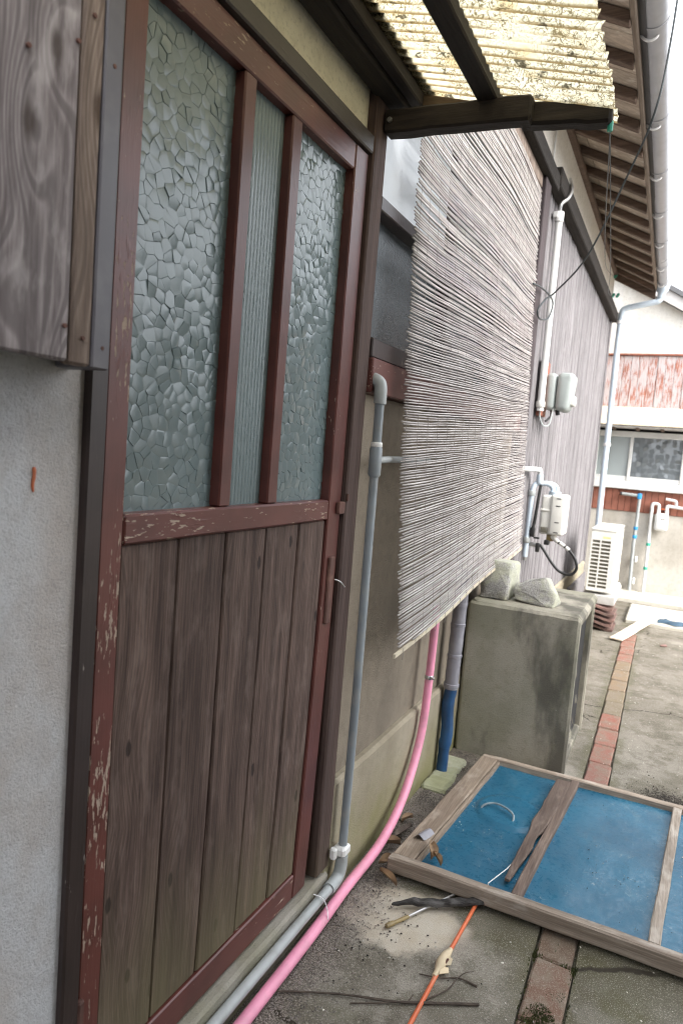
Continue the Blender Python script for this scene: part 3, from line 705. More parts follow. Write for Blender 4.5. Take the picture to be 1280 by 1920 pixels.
tube('downpipe', spline([(.408, 6.98, 2.84), (.405, 6.98, 2.79), (.385, 6.98, 2.765)], 5) + spline([(.14, 7.0, 2.72), (.10, 7.0, 2.70), (.088, 7.0, 2.66)], 5) + [(.085, 7.0, 2.4), (.095, 7.0, .30)], .027, 'dpipe', gut, 14)
ring('pipe_clip', (.086, 7.0, 2.585), (0, 0, 1), .033, .03, 'hook', gut)
ring('pipe_clip', (.092, 7.0, 1.45), (0, 0, 1), .033, .03, 'hook', gut)

# the old eave is not quite parallel to the wall: it runs a little wider towards the door
for o in list(eave.children) + [c for c in gut.children if c.name.split('.')[0] in ('trough', 'hook', 'band')] + [roofs]:
    c = ORG[o]
    for v in o.data.vertices: v.co.x += max(0, v.co.x + c.x) * .125 * (7 - (v.co.y + c.y)) / 4.2

# ------------------------------------------------------------------ awning over the door
aw = thing('awning', 'small lean-to awning of yellowed corrugated fibreglass on dark beams above the door', 'awning', (.25, 1.2, 2.05))
def sheet_z(x): return 2.118 - .262 * (x + .02)
def corr(name, x0, x1, y0, y1, pitch, amp, dz, mat, nx=14, ragged=0., step=8, sag=0.):
    n = int((y1 - y0) / pitch * step); V = []; F = []
    for i in range(n + 1):
        y = y0 + (y1 - y0) * i / n; ph = 2 * math.pi * (y - y0) / pitch; e = x1 + (noise.noise(Vector((y * 60, 1, 2))) * ragged)
        for k in range(nx + 1):
            x = x0 + (e - x0) * k / nx; V.append((x, y, sheet_z(x) + dz + amp * math.sin(ph) - sag * math.sin(math.pi * k / nx) * 1. + noise.noise(Vector((x * 5, y * 4, 1))) * .004))
    for i in range(n):
        for k in range(nx): F.append((i * (nx + 1) + k, i * (nx + 1) + k + 1, (i + 1) * (nx + 1) + k + 1, (i + 1) * (nx + 1) + k))
    return pydata(name, V, F, mat, aw, 60)
corr('roof_sheet', -.01, .535, .55, 1.668, .032, .0046, 0, 'sheet', 24, .010)
corr('cover_sheet', -.02, .112, .55, 1.70, .032, .0046, .006, 'tin_dark', 6, .003)
bar('ledger', (.0, .055, .50, 1.70, 2.041, 2.098), 'dark_beam_y', aw, 'Y', 6, .001, .004)
bar('rafter_plate', (.056, .085, .50, 1.70, 2.052, 2.086), 'dark_beam_y', aw, 'Y', 6, .001, .003)
bar('arm', (.013, .362, 1.572, 1.618, 1.958, 2.012), 'dark_beam_x', aw, 'X', 6, .0012, .005, xf=lambda v: (v[0], v[1], v[2] - .035 * v[0] + .016))
def droop(v): t = (v[0] - .33) / .197; return (v[0], v[1], v[2] - .035 * v[0] + .016 - .012 * t)
bar('arm_end', (.33, .527, 1.598, 1.640, 1.960, 2.010), 'dark_beam_x', aw, 'X', 8, .0015, .006, xf=droop)
bar('purlin', (.238, .284, .50, 1.648, 2.013, 2.046), 'dark_beam_y', aw, 'Y', 6, .0012, .004)
bar('gable_board', (.06, .35, 1.634, 1.655, 2.046, 2.078), 'gable_x', aw, 'X', 5, .0012, .003, xf=lambda v: (v[0], v[1], v[2] + sheet_z(v[0]) - 2.087))
ring('bolt', (.030, 1.570, 2.000), (0, 1, 0), .006, .008, 'metal', aw, 10)
ring('wire_clip', (.524, 1.62, 1.945), (0, 0, 1), .006, .02, 'green', aw, 8)

# ------------------------------------------------------------------ reed blind
bl = thing('reed_blind', 'weathered pale reed blind hanging over the window', 'blind', (.06, 2.55, .8))
NR = 236; Y0, Y1 = 1.752, 3.335
def blind_pt(s, y, wob=0.):
    """s runs down the blind; it hangs away from the wall towards its foot and its lower hem climbs away from the door"""
    t = (y - Y0) / (Y1 - Y0); zt = 2.47; zb = .672 + .135 * t
    x = .030 + .055 * s + .020 * max(0, s - .72) / .28 * (1 - .7 * t) + .006 * math.sin(5 * y + 4 * s)
    return Vector((x, y - .02 * (1 - s) * (1 - t) * 0 - .035 * max(0, s - .78) * (1 - t), zt + (zb - zt) * s + wob))
def wobble(i, y):
    return noise.noise(Vector((y * 1.7, i * .065, 5))) * .005 + noise.noise(Vector((y * 4.3, i * .16, 9))) * .0026 + noise.noise(Vector((y * 9, i * 1.7, 2))) * .0018
rl = [0]
for i in range(NR):
    s = (i + .5) / NR; r0 = random.uniform(.0023, .0030); a = Y0 + random.uniform(-.008, .008) + (random.uniform(.05, .5) if random.random() < .035 else 0)
    b_ = Y1 + random.uniform(-.012, .012); fade = min(1, s * 6) * min(1, (1 - s) * 10)
    pts = []; nseg = 22; dx = random.uniform(-.003, .003); tilt = random.uniform(-.003, .003)
    for k in range(nseg + 1):
        y = a + (b_ - a) * k / nseg; p = blind_pt(s, y, wobble(i, y) * fade + tilt * (k / nseg - .5)); p.x += dx + noise.noise(Vector((y * 3, i * .9, 1))) * .0022; pts.append(p)
    V, F = tubeVF(pts, [r0 * random.uniform(.85, 1.12) for _ in pts], 4)
    pydata('reed', V, F, 'reed', bl, True)
for k in range(20):
    y = Y0 + .018 + k * (Y1 - Y0 - .036) / 19; pts = []
    for i in range(0, 61):
        s = i / 60; p = blind_pt(s, y + noise.noise(Vector((k * 3.1, s * 5, 0))) * .012); p.x += .0030; pts.append(p)
    tube('binding_thread', pts, .00055, 'thread', bl, 4)
V = []; F = []
for k in range(17):
    y = Y0 - .03 + (Y1 - Y0 + .05) * k / 16; p = blind_pt(1.0, y); p.z += noise.noise(Vector((y * 2, 0, 0))) * .004
    V += [p + Vector((-.003, 0, -.006)), p + Vector((.004, 0, -.006)), p + Vector((.005, 0, .005)), p + Vector((-.002, 0, .005))]
for k in range(16):
    for i in range(4): F.append((k * 4 + i, k * 4 + (i + 1) % 4, k * 4 + 4 + (i + 1) % 4, k * 4 + 4 + i))
F += [(3, 2, 1, 0), (64, 65, 66, 67)]
pydata('hem_batten', V, F, 'batten', bl)
for k in range(18):
    y = Y0 + .02 + k * .0915; p = blind_pt(1.0, y)
    tube('tie', [p + Vector((.0065, 0, .012)), p + Vector((.0068, .001, -.010)), p + Vector((.004, .003, -.016 - random.random() * .01))], .0009, 'thread', bl, 4)

# ------------------------------------------------------------------ pipes and hose along the wall
wp = thing('water_pipe', 'thin grey plastic water pipe with elbows and tee running up beside the door', 'pipe', (.04, 1.6, 0))
tube('pipe', [(.034, .5, .058), (.034, 1.0, .060), (.037, 1.58, .066)], .0125, 'pvc_light', wp, 12)
tube('elbow', spline([(.037, 1.565, .066), (.037, 1.60, .067), (.038, 1.622, .078), (.039, 1.629, .10), (.039, 1.630, .128)], 4), .0168, 'pvc_light', wp, 12)
tube('pipe', [(.039, 1.630, .12), (.041, 1.632, .6), (.040, 1.630, 1.20)], .0115, 'pvc', wp, 12)
tube('tee', [(.040, 1.630, 1.150), (.040, 1.630, 1.156), (.040, 1.630, 1.222), (.040, 1.630, 1.228)], [.0135, .0165, .0165, .0135], 'pvc', wp, 12)
tube('pipe', [(.040, 1.630, 1.22), (.040, 1.628, 1.352)], .0120, 'pvc', wp, 12)
tube('elbow', spline([(.040, 1.628, 1.335), (.040, 1.628, 1.365), (.036, 1.628, 1.386), (.022, 1.628, 1.396), (.010, 1.628, 1.398)], 4), .0165, 'pvc_light', wp, 12)
ring('collar', (.040, 1.630, 1.232), (0, 0, 1), .0150, .012, 'white_pl', wp)
tube('branch_pipe', [(.040, 1.640, 1.192), (.030, 1.75, 1.196), (.022, 2.1, 1.198)], .0095, 'pvc_light', wp, 10)
bar('pipe_clamp', (.020, .056, 1.606, 1.650, .132, .158), 'white_pl', wp, 'Z', 2, .0004, .006)
bar('clamp_ear', (.018, .036, 1.592, 1.608, .128, .158), 'white_pl', wp, 'Z', 2, .0004, .004)
tube('tie', spline([(.026, 1.50, .085), (.050, 1.505, .080), (.062, 1.51, .055), (.070, 1.505, .03)], 4), .0014, 'hook', wp, 6)
hp = spline([(.062, .45, .022), (.060, .9, .022), (.059, 1.15, .023), (.057, 1.45, .025), (.052, 1.65, .030), (.056, 1.85, .040), (.048, 2.02, .068), (.040, 2.15, .135), (.036, 2.245, .26), (.036, 2.272, .42), (.036, 2.283, .60), (.036, 2.29, .70)], 8)
tube('hose', hp, .0142, 'pink', None, 14)
h = COL.objects['hose']; tag(h, 'pink hose curving from the ground up behind the reed blind', 'hose')
hc = thing('hose_clamp', 'small steel clamp around the pink hose', 'clamp', (.036, 2.273, .448))
ring('clamp_band', (.036, 2.2735, .448), (0, .05, 1), .0158, .013, 'steel', hc); bar('clamp_screw', (.046, .058, 2.258, 2.266, .444, .453), 'steel', hc, 'X', 1, 0, .002)
dp = thing('drain_pipe', 'upright drain pipe wrapped in grey tape above and dark blue tape below', 'pipe', (.06, 2.45, 0))
def lumpy(z0, z1, r, n, am, fx, seed):
    P = []; Rr = []
    for i in range(n + 1):
        z = z0 + (z1 - z0) * i / n; P.append(fx(z)); Rr.append(r * (1 + am * noise.noise(Vector((z * 45, seed, 0)))) )
    return P, Rr
ax_ = lambda z: (.040 + .004 * z, 2.53 + .05 * z, z)
P, Q = lumpy(.33, .80, .0265, 22, .05, ax_, 2); tube('grey_wrap', P, Q, 'tape_grey', dp, 14)
P, Q = lumpy(.10, .345, .0235, 14, .12, lambda z: (ax_(z)[0] - .004 * math.sin(z * 30), ax_(z)[1], z), 6); tube('blue_wrap', P, Q, 'tape_blue', dp, 14)
P, Q = lumpy(.0, .11, .021, 6, .1, ax_, 8); tube('pipe_foot', P, Q, 'tape_blue', dp, 14)
for z, rr in ((.345, .030), (.46, .0285), (.58, .0285), (.66, .028)): 
    o = ring('tape_edge', ax_(z), (.03, .02, 1), rr, .014, 'tape_grey', dp)
bar('mortar_pad', (.012, .105, 2.36, 2.68, -.02, .010), 'apron', None, 'Y', 16, .003, .010)
mp = COL.objects['mortar_pad']; mp.data.materials[0] = M['pad_moss']; tag(mp, 'rough pale mortar pad at the foot of the drain pipe', 'mortar')

# ------------------------------------------------------------------ concrete box with two stones
cb = thing('concrete_box', 'stained square concrete box with an open side, standing against the wall', 'concrete box', (.24, 3.05, 0))
bx0, bx1, by0, by1, bz = .018, .462, 2.775, 3.36, .637
t_ = .035
bar('side_wall', (bx0, bx1, by0, by0 + .04, -.01, bz - .002), 'box_conc', cb, 'X', 8, .0012, .010)
bar('side_wall', (bx0, bx1 - .004, by1 - .04, by1, -.01, bz - .03), 'box_conc', cb, 'X', 8, .0012, .008)
bar('back_wall', (bx0, bx0 + .035, by0 + .041, by1 - .041, -.01, bz - .03), 'box_conc', cb, 'Y', 4, .001, .006)
bar('top_slab', (bx0, bx1 + .003, by0 + .012, by1 + .004, bz - .045, bz + .006), 'box_conc', cb, 'Y', 8, .0012, .016)
bar('floor_slab', (bx0 + .036, bx1 - .01, by0 + .041, by1 - .041, -.01, .03), 'box_conc', cb, 'Y', 4, .001, .006)
slab('opening_shade_sheet', (.425, .430, by0 + .041, by1 - .041, .03, bz - .046), 'dark_in', cb)  # black sheet just inside the opening, standing for the shade within
rng = random.Random(4)
for i in range(5): rock('rubble_stone', [(.425 + rng.uniform(-.018, .018), 2.90 + i * .085 + rng.uniform(-.05, .05), .06 + (i % 3) * .14 + rng.uniform(-.05, .05)) for _ in range(9)], 'box_conc', cb, 1, .003, i)
Z = bz + .006
S1 = [(.045, 2.84, Z), (.155, 2.835, Z), (.175, 3.02, Z), (.05, 3.03, Z), (.040, 2.845, Z + .085), (.085, 2.86, Z + .165), (.165, 2.86, Z + .158), (.172, 2.98, Z + .15), (.178, 2.93, Z + .10), (.07, 3.0, Z + .15), (.160, 2.832, Z + .05)]
o = rock('stone', S1, 'stone', None, 3, .007, 3.); tag(o, 'taller grey lichened stone on the concrete box, half under the blind', 'stone', 'stones on the concrete box')
S2 = [(.182, 2.86, Z + .010), (.345, 2.845, Z - .004), (.36, 2.97, Z), (.20, 3.0, Z), (.178, 2.865, Z + .065), (.240, 2.88, Z + .095), (.300, 2.88, Z + .118), (.315, 2.93, Z + .11), (.345, 2.86, Z + .055), (.36, 2.90, Z + .03), (.22, 2.96, Z + .085)]
o = rock('stone', S2, 'stone', None, 3, .005, 9.); tag(o, 'flatter pale stone lying in the open on top of the concrete box', 'stone', 'stones on the concrete box')

# ------------------------------------------------------------------ framed blue panel on the ground
fp = thing('framed_panel', 'old wooden sliding screen with blue plastic panels lying flat on the concrete', 'panel', (.6, 2.2, 0))
fy0, fy1 = 1.800, 2.665; ft = .052
def rack(v): return (v[0] + .064 * (v[1] - fy0), v[1] + .004 * math.sin(v[0] * 3), v[2] + .006 * (v[1] - fy0) + .006)
fx0, fx1 = .108, 1.32
bar('rail', (fx0, fx1, fy0, fy0 + .031, .006, ft), 'frame_x', fp, 'X', 16, .0012, .004, xf=rack)
bar('rail', (fx0 + .004, fx1, fy1 - .027, fy1, .008, ft - .002), 'frame_x', fp, 'X', 16, .0012, .004, xf=rack)
bar('end_stile', (fx0 + .002, fx0 + .066, fy0 + .032, fy1 - .028, .016, ft - .003), 'frame_y', fp, 'Y', 8, .0012, .004, xf=rack)
bar('end_lath', (fx0 + .067, fx0 + .078, fy0 + .034, fy1 - .029, .014, ft - .009), 'frame_y', fp, 'Y', 8, .0010, .002, xf=rack)
bar('crossbar', (.452, .480, fy0 + .032, fy1 - .028, .020, ft - .004), 'frame_bar', fp, 'Y', 8, .0010, .003, xf=rack)
bar('crossbar', (.795, .824, fy0 + .032, fy1 - .028, .020, ft - .004), 'frame_bary', fp, 'Y', 8, .0010, .003, xf=rack)
bar('crossbar', (1.22, 1.25, fy0 + .032, fy1 - .028, .020, ft - .004), 'frame_bary', fp, 'Y', 8, .0010, .003, xf=rack)
def blue(xa, xb, lid=None):
    V = []; F = []; nx, ny = 40, 64
    for j in range(ny + 1):
        for i in range(nx + 1):
            x = xa + (xb - xa) * i / nx; y = fy0 + .033 + (fy1 - fy0 - .062) * j / ny
            z = .027 + noise.noise(Vector((x * 5, y * 4, 2))) * .004 + noise.noise(Vector((x * 14, y * 9, 4))) * .0016
            if lid:
                px = x + .064 * (y - fy0); d = math.hypot(px - lid[0], y - lid[1])
                z += .007 * max(0, min(1, (.118 - d) / .010)) - .002 * math.exp(-((d - .122) / .008) ** 2)
            V.append(rack((x, y, z)))
    for j in range(ny):
        for i in range(nx): F.append((j * (nx + 1) + i, j * (nx + 1) + i + 1, (j + 1) * (nx + 1) + i + 1, (j + 1) * (nx + 1) + i))
    return pydata('panel', V, F, 'blue', fp, True)
bar('end_stile', (fx1 - .064, fx1 - .002, fy0 + .032, fy1 - .028, .016, ft - .003), 'frame_y', fp, 'Y', 8, .0012, .004, xf=rack)
LID = (.355, 2.30)
blue(fx0 + .072, .4545, LID); blue(.4775, .7975); blue(.8215, 1.2225)
tube('bail_handle', spline([(.262, 2.262, .034), (.268, 2.275, .050), (.300, 2.298, .056), (.345, 2.285, .056), (.372, 2.262, .050), (.374, 2.235, .036)], 5), .0036, 'handle', fp, 8)
# splintered board lying across the first panel, its foot split away from the crossbar
V, F = barVF(-.015, .015, 1.90, 2.60, .0, .010, 'Y', 18, .0016, .002)
def split(v):
    t = (v[1] - 1.90) / .70; wd = (.28 + .72 * min(1, t * 2.2)) * (1 - .35 * max(0, 1 - abs(t - .38) / .12)); cx = .440 + .052 * t
    return (cx - .008 + v[0] * wd * 1.65, v[1], v[2] + .041 + .016 * t)
o = pydata('broken_board', [split(v) for v in V], F, 'frame_bar'); tag(o, 'dark splintered board lying over the blue panel beside the crossbar', 'board')

# ------------------------------------------------------------------ litter on the near ground
rod = thing('orange_rod', 'thin orange rod mended with beige tape lying on the concrete', 'rod', (.36, 1.5, .006))
tube('rod', [(.352, 1.20, .009), (.360, 1.50, .009), (.3735, 1.815, .010), (.385, 2.0, .012)], .0052, 'orange', rod, 8)
tube('tape_wrap', spline([(.3575, 1.490, .010), (.3585, 1.508, .011), (.3600, 1.530, .015), (.3615, 1.558, .016), (.3635, 1.583, .011), (.3645, 1.597, .010)], 3), [.0062, .0064, .0066, .0072, .0085, .0105, .0125, .013, .0120, .0115, .011, .0095, .008, .007, .0066, .0062], 'masking', rod, 9)
pydata('tape_flap', [(.366, 1.525, .018), (.382, 1.540, .016), (.381, 1.556, .020), (.367, 1.562, .021), (.366, 1.525, .0165), (.382, 1.540, .0145), (.381, 1.556, .0185), (.367, 1.562, .0195)], [(0, 1, 2, 3), (7, 6, 5, 4), (0, 4, 5, 1), (1, 5, 6, 2), (2, 6, 7, 3), (3, 7, 4, 0)], 'masking', rod)
pydata('tape_flap', [(.366, 1.500, .014), (.384, 1.521, .010), (.379, 1.532, .013), (.364, 1.520, .018), (.366, 1.500, .0125), (.384, 1.521, .0085), (.379, 1.532, .0115), (.364, 1.520, .0165)], [(0, 1, 2, 3), (7, 6, 5, 4), (0, 4, 5, 1), (1, 5, 6, 2), (2, 6, 7, 3), (3, 7, 4, 0)], 'masking', rod)
tube('screw', [(.3685, 1.532, .018), (.374, 1.543, .026)], .0026, 'rust', rod, 6)
V, F = barVF(.178, .425, -.013, .013, .0, .012, 'X', 16, .0024, .003)
def stk(v):
    t = (v[0] - .178) / .247; wd = .35 + .75 * min(1, t * 4); return (v[0], 1.672 + .160 * t + v[1] * wd + .004 * math.sin(t * 9), v[2] * (.5 + .5 * min(1, t * 5)) + .012 + .004 * t)
o = pydata('charred_stick', [stk(v) for v in V], F, 'char'); tag(o, 'flat charred black stick poking out from under the near rail', 'stick')
mr = thing('metal_rod', 'thin metal rod with a dirty brass end lying under the panel rail', 'rod', (.25, 1.7, .005))
tube('shaft', [(.226, 1.645, .010), (.30, 1.79, .012), (.33, 1.85, .013)], .0032, 'metal', mr, 8)
o = tube('straw', [(.392, 1.838, .058), (.42, 1.95, .050), (.452, 2.10, .053)], .0014, 'white_pl', None, 6); tag(o, 'thin white straw lying on the blue panel beside the splintered board', 'straw')
tube('brass_end', [(.196, 1.590, .010), (.200, 1.598, .010), (.2065, 1.609, .010), (.208, 1.612, .010), (.230, 1.652, .010), (.232, 1.656, .010)], [.0058, .0066, .0066, .0050, .0050, .0036], 'brass', mr, 10)
def twig(pts, r, label, side=()):
    t = thing('twig', label, 'twig', pts[0], 'twigs on the near concrete')
    P = spline(pts, 5); tube('stem', P, [r * (1.1 - .6 * i / len(P)) * random.uniform(.85, 1.15) for i in range(len(P))], 'twig', t, 6)
    for s in side: tube('side_shoot', spline(s, 4), r * .5, 'twig', t, 5)
twig([(.47, 1.468, .007), (.36, 1.405, .008), (.30, 1.372, .009), (.20, 1.335, .008), (.10, 1.285, .007), (.03, 1.243, .006)], .0032, 'longest dry twig lying straight across the near concrete', [[(.30, 1.372, .008), (.27, 1.350, .008), (.22, 1.322, .006)], [(.33, 1.388, .008), (.335, 1.408, .015)]])
twig([(.452, 1.520, .005), (.41, 1.522, .006), (.37, 1.498, .007), (.322, 1.486, .005)], .0022, 'short dark twig just below the taped joint of the orange rod')
twig([(.362, 1.420, .006), (.395, 1.470, .008), (.405, 1.510, .010), (.418, 1.535, .014), (.436, 1.548, .016)], .0017, 'thin pale crooked twig rising from beside the orange rod')
def leaf(c, L, W, rz, mat, label, group, curl=.012, rx=0.):
    V = []; F = []; n = 9; c = Vector(c)
    for i in range(n + 1):
        t = i / n; wd = W * math.sin(math.pi * min(1, t * .96 + .02)) ** .8
        for k in (-1, -.5, 0, .5, 1):
            p = Vector(((t - .5) * L, k * wd, curl * (abs(k) ** 2) + .006 * math.sin(3 * t)))
            p = Matrix.Rotation(rz, 3, 'Z') @ (Matrix.Rotation(rx, 3, 'X') @ p); V.append(c + p)
    for i in range(n):
        for k in range(4): F.append((i * 5 + k, i * 5 + k + 1, i * 5 + 6 + k, i * 5 + 5 + k))
    o = pydata('leaf', V, F, mat, None, True); tag(o, label, 'leaf', group); return o
leaf((.205, 1.90, .054), .085, .016, 1.9, 'leaf', 'dry pale brown leaf in the left corner of the blue panel', 'fallen leaves', .014, .5)
leaf((.232, 1.875, .050), .060, .010, 2.3, 'leaf', 'narrow shrivelled leaf beside the larger leaf on the blue panel', 'fallen leaves', .012, .3)
leaf((.090, 1.84, .012), .050, .014, .9, 'leaf', 'curled brown leaf between the pink hose and the panel corner', 'fallen leaves', .02, .4)
leaf((.125, 1.775, .010), .080, .011, -.55, 'leaf', 'long straw-coloured leaf below the near rail of the panel', 'fallen leaves', .012)
leaf((.075, 2.02, .012), .11, .012, 1.35, 'twig', 'long dark bark strip between the wall and the panel end', 'fallen leaves', .01)
leaf((.070, 1.93, .014), .06, .014, .6, 'leaf', 'broken brown leaf under the pink hose by the panel corner', 'fallen leaves', .02)
leaf((.060, 2.10, .012), .05, .010, 1.1, 'leaf', 'small brown leaf in the gravel behind the panel end', 'fallen leaves', .015)
V = []; F = []
for j in range(7):
    for i in range(6):
        x = (i / 5 - .5) * .034; y = (j / 6 - .5) * .055; V.append((.162 + x + .3 * y, 1.965 + y, .062 + .010 * math.cos(x * 120) + noise.noise(Vector((x * 90, y * 70, 1))) * .005))
for j in range(6):
    for i in range(5): F.append((j * 6 + i, j * 6 + i + 1, j * 6 + 7 + i, j * 6 + 6 + i))
o = pydata('fabric_scrap', V, F, 'tape_grey', None, True); tag(o, 'crumpled grey tape scrap on the left stile of the panel', 'scrap')
def pcrumb():
    t = random.random()
    if t < .3: return random.gauss(.68, .06), random.gauss(2.12, .06), .038
    return random.uniform(.2, .98), random.uniform(1.86, 2.6), .039
o = bits('panel_crumbs', 45, pcrumb, .0026, 'clod'); tag(o, 'crumbs of soil scattered over the blue panels', 'soil', kind='stuff')
def pl():
    t = random.random()
    if t < .5: return .20 + .05 * random.random(), random.uniform(1.88, 2.62), .036
    return random.uniform(.2, .98), random.uniform(1.86, 2.6), .037
o = bits('panel_grit', 70, pl, .0020, 'pebble'); tag(o, 'pale grit sprinkled over the blue panels', 'grit', kind='stuff')

# ------------------------------------------------------------------ things on the board wall
cdt = thing('conduit', 'white plastic cable conduit running down the board wall', 'conduit', (.03, 3.82, 1.5))
tube('pipe', [(.030, 3.80, 2.505), (.030, 3.825, 1.50)], .0185, 'white_pl', cdt, 12)
ring('cap', (.030, 3.798, 2.50), (0, 0, 1), .024, .05, 'white_pl', cdt); ring('bracket', (.030, 3.823, 1.535), (0, 0, 1), .024, .03, 'off_white', cdt)
bar('bracket_ear', (.004, .03, 3.765, 3.785, 2.49, 2.52), 'white_pl', cdt, 'Z', 1, 0, .003)
tube('cable', spline([(.030, 3.80, 2.51), (.035, 3.79, 2.56), (.062, 3.82, 2.60), (.068, 3.86, 2.66), (.050, 3.88, 2.72)], 6), .009, 'metal', cdt, 8)
tube('upper_cable', [(.006, 3.62, 2.66), (.006, 3.63, 3.05)], .006, 'white_pl', cdt, 6)
mb = thing('meter_box', 'rounded grey electricity meter case on a red-brown backing board', 'meter', (.09, 3.95, 1.6))
bar('backing_board', (.006, .032, 3.84, 3.99, 1.478, 1.775), 'nb_red2', mb, 'Z', 3, .0006, .003)
def rbox(name, x0, x1, y0, y1, z0, z1, r, mat, parent, seg=3, cut=None):
    bm = bmesh.new(); bmesh.ops.create_cube(bm, size=1)
    for v in bm.verts: v.co = Vector(((x0 + x1) / 2 + v.co.x * (x1 - x0), (y0 + y1) / 2 + v.co.y * (y1 - y0), (z0 + z1) / 2 + v.co.z * (z1 - z0)))
    if cut: 
        for v in bm.verts: cut(v)
    bmesh.ops.bevel(bm, geom=bm.edges[:], offset=r, segments=seg, profile=.5, affect='EDGES')
    me = bpy.data.meshes.new(name); bm.to_mesh(me); bm.free(); return link(name, me, mat, parent, 40)
rbox('rear_case', .033, .090, 3.885, 4.06, 1.513, 1.712, .022, 'meter_grey', mb)
def cutc(v):
    if v.co.z < 1.6 and v.co.x > .12: v.co.x -= .02
rbox('cover', .092, .180, 3.882, 4.063, 1.510, 1.716, .026, 'meter_grey', mb, 3, cutc)
rbox('window_lens', .150, .184, 3.95, 4.03, 1.545, 1.60, .008, 'off_white', mb)
tube('cable', spline([(.030, 3.825, 1.50), (.032, 3.83, 1.465), (.050, 3.85, 1.425), (.075, 3.87, 1.430), (.082, 3.88, 1.47), (.085, 3.90, 1.52)], 6), .0045, 'pvc_light', mb, 8)
tube('cable', spline([(.07, 3.92, 1.52), (.072, 3.92, 1.48), (.05, 3.90, 1.45)], 5), .006, 'black', mb, 8)
ring('gland', (.105, 3.93, 1.503), (.3, 0, -1), .012, .03, 'black', mb)
gm = thing('gas_meter', 'cream gas meter with grey pipes and looped black hose on the board wall', 'gas meter', (.1, 3.95, .9))
tube('riser_pipe', spline([(.020, 3.88, .70), (.022, 3.88, .90), (.024, 3.88, 1.05), (.030, 3.885, 1.095), (.048, 3.895, 1.112), (.075, 3.91, 1.112)], 6), .0145, 'dpipe', gm, 12)
tube('inlet_arch', spline([(.062, 3.90, 1.112), (.095, 3.91, 1.112), (.120, 3.92, 1.098), (.130, 3.925, 1.06)], 6), .014, 'dpipe', gm, 12)
tube('inlet_arch', spline([(.085, 3.93, 1.116), (.118, 3.94, 1.112), (.142, 3.94, 1.095), (.148, 3.94, 1.06)], 6), .012, 'dpipe', gm, 12)
tube('supply_pipe', spline([(-.01, 3.62, 1.185), (.02, 3.75, 1.186), (.046, 3.86, 1.186), (.054, 3.89, 1.176), (.056, 3.892, 1.11)], 6), .0135, 'white_pl', gm, 12)
ring('coupling', (.0555, 3.892, 1.135), (0, 0, 1), .019, .05, 'dpipe', gm); ring('coupling', (.137, 3.93, 1.062), (0, 0, 1), .033, .022, 'dpipe', gm)
ring('pipe_strap', (.022, 3.88, 1.055), (0, 0, 1), .021, .028, 'pvc_light', gm); ring('pipe_strap', (.020, 3.88, .795), (0, 0, 1), .021, .030, 'pvc_light', gm)
ring('pipe_end', (.020, 3.88, .70), (0, 0, 1), .010, .04, 'metal', gm)
rbox('meter_body', .078, .140, 3.885, 4.03, .836, 1.052, .012, 'off_white', gm)
rbox('meter_front', .128, .206, 3.875, 4.05, .836, 1.058, .014, 'off_white', gm)
rbox('body_band', .076, .136, 3.881, 4.0, .962, .975, .003, 'off_white', gm); rbox('lens', .088, .126, 3.8815, 3.90, .846, .876, .003, 'meter_dark', gm)
for zz in (1.035, .995, .905, .85): rbox('slot', .158, .182, 3.8735, 3.88, zz, zz + .005, .001, 'dark_in', gm, 1)
rbox('valve_body', .120, .160, 3.90, 3.99, .80, .838, .008, 'brass', gm); rbox('valve_knob', .112, .140, 3.885, 3.93, .778, .806, .006, 'black', gm)
tube('outlet', [(.150, 3.91, .828), (.168, 3.90, .815), (.190, 3.89, .800)], [.014, .013, .011], 'off_white', gm, 10)
tube('hose', spline([(.190, 3.89, .800), (.229, 3.885, .780), (.262, 3.88, .755), (.290, 3.88, .715), (.298, 3.88, .670), (.272, 3.88, .637), (.216, 3.88, .643), (.168, 3.88, .685), (.118, 3.88, .750), (.095, 3.88, .774), (.070, 3.885, .770)], 6), .0078, 'black', gm, 10)
ring('ferrule', (.209, 3.887, .792), (.8, 0, -.5), .0105, .03, 'off_white', gm); ring('ferrule', (.240, 3.884, .773), (.8, 0, -.6), .0105, .022, 'off_white', gm)
rbox('hose_tap', .072, .094, 3.868, 3.895, .735, .785, .005, 'black', gm); rbox('tap_body', .036, .076, 3.875, 3.90, .76, .785, .006, 'metal', gm)
tube('black_lead', spline([(.064, 3.89, 1.10), (.060, 3.875, 1.0), (.054, 3.87, .90), (.048, 3.87, .86)], 5), .0085, 'black', gm, 8)
rbox('lead_joint', .036, .060, 3.865, 3.892, .815, .868, .005, 'black', gm); rbox('tap_lever', .058, .090, 3.862, 3.872, .808, .818, .002, 'black', gm)
wr = tube('cable', spline([(.048, 3.25, 2.028), (.050, 3.45, 2.055), (.052, 3.70, 2.065), (.052, 3.755, 2.035), (.052, 3.66, 1.955), (.050, 3.47, 1.915), (.050, 3.40, 1.94), (.060, 3.52, 2.02), (.085, 3.60, 2.07), (.263, 3.3, 2.153), (.414, 3.1, 2.408), (.504, 2.92, 2.56), (.533, 2.9, 2.80), (.55, 2.85, 3.2)], 8), .0042, 'wire', None, 8)
tag(wr, 'dark cable looping on the wall and rising diagonally to the eave', 'cable')
hw = thing('hanging_wire', 'thin clothesline wires with green insulators between awning end and far wall', 'wire', (.3, 4.3, 2.5))
tube('strand', spline([(.524, 1.625, 1.94), (.40, 3.0, 2.02), (.15, 5.3, 2.45), (.045, 6.95, 2.82)], 8), .0016, 'wire', hw, 5)
tube('strand', spline([(.524, 1.628, 1.94), (.37, 3.0, 2.10), (.12, 5.3, 2.62), (.010, 6.95, 2.98)], 8), .0016, 'wire', hw, 5)
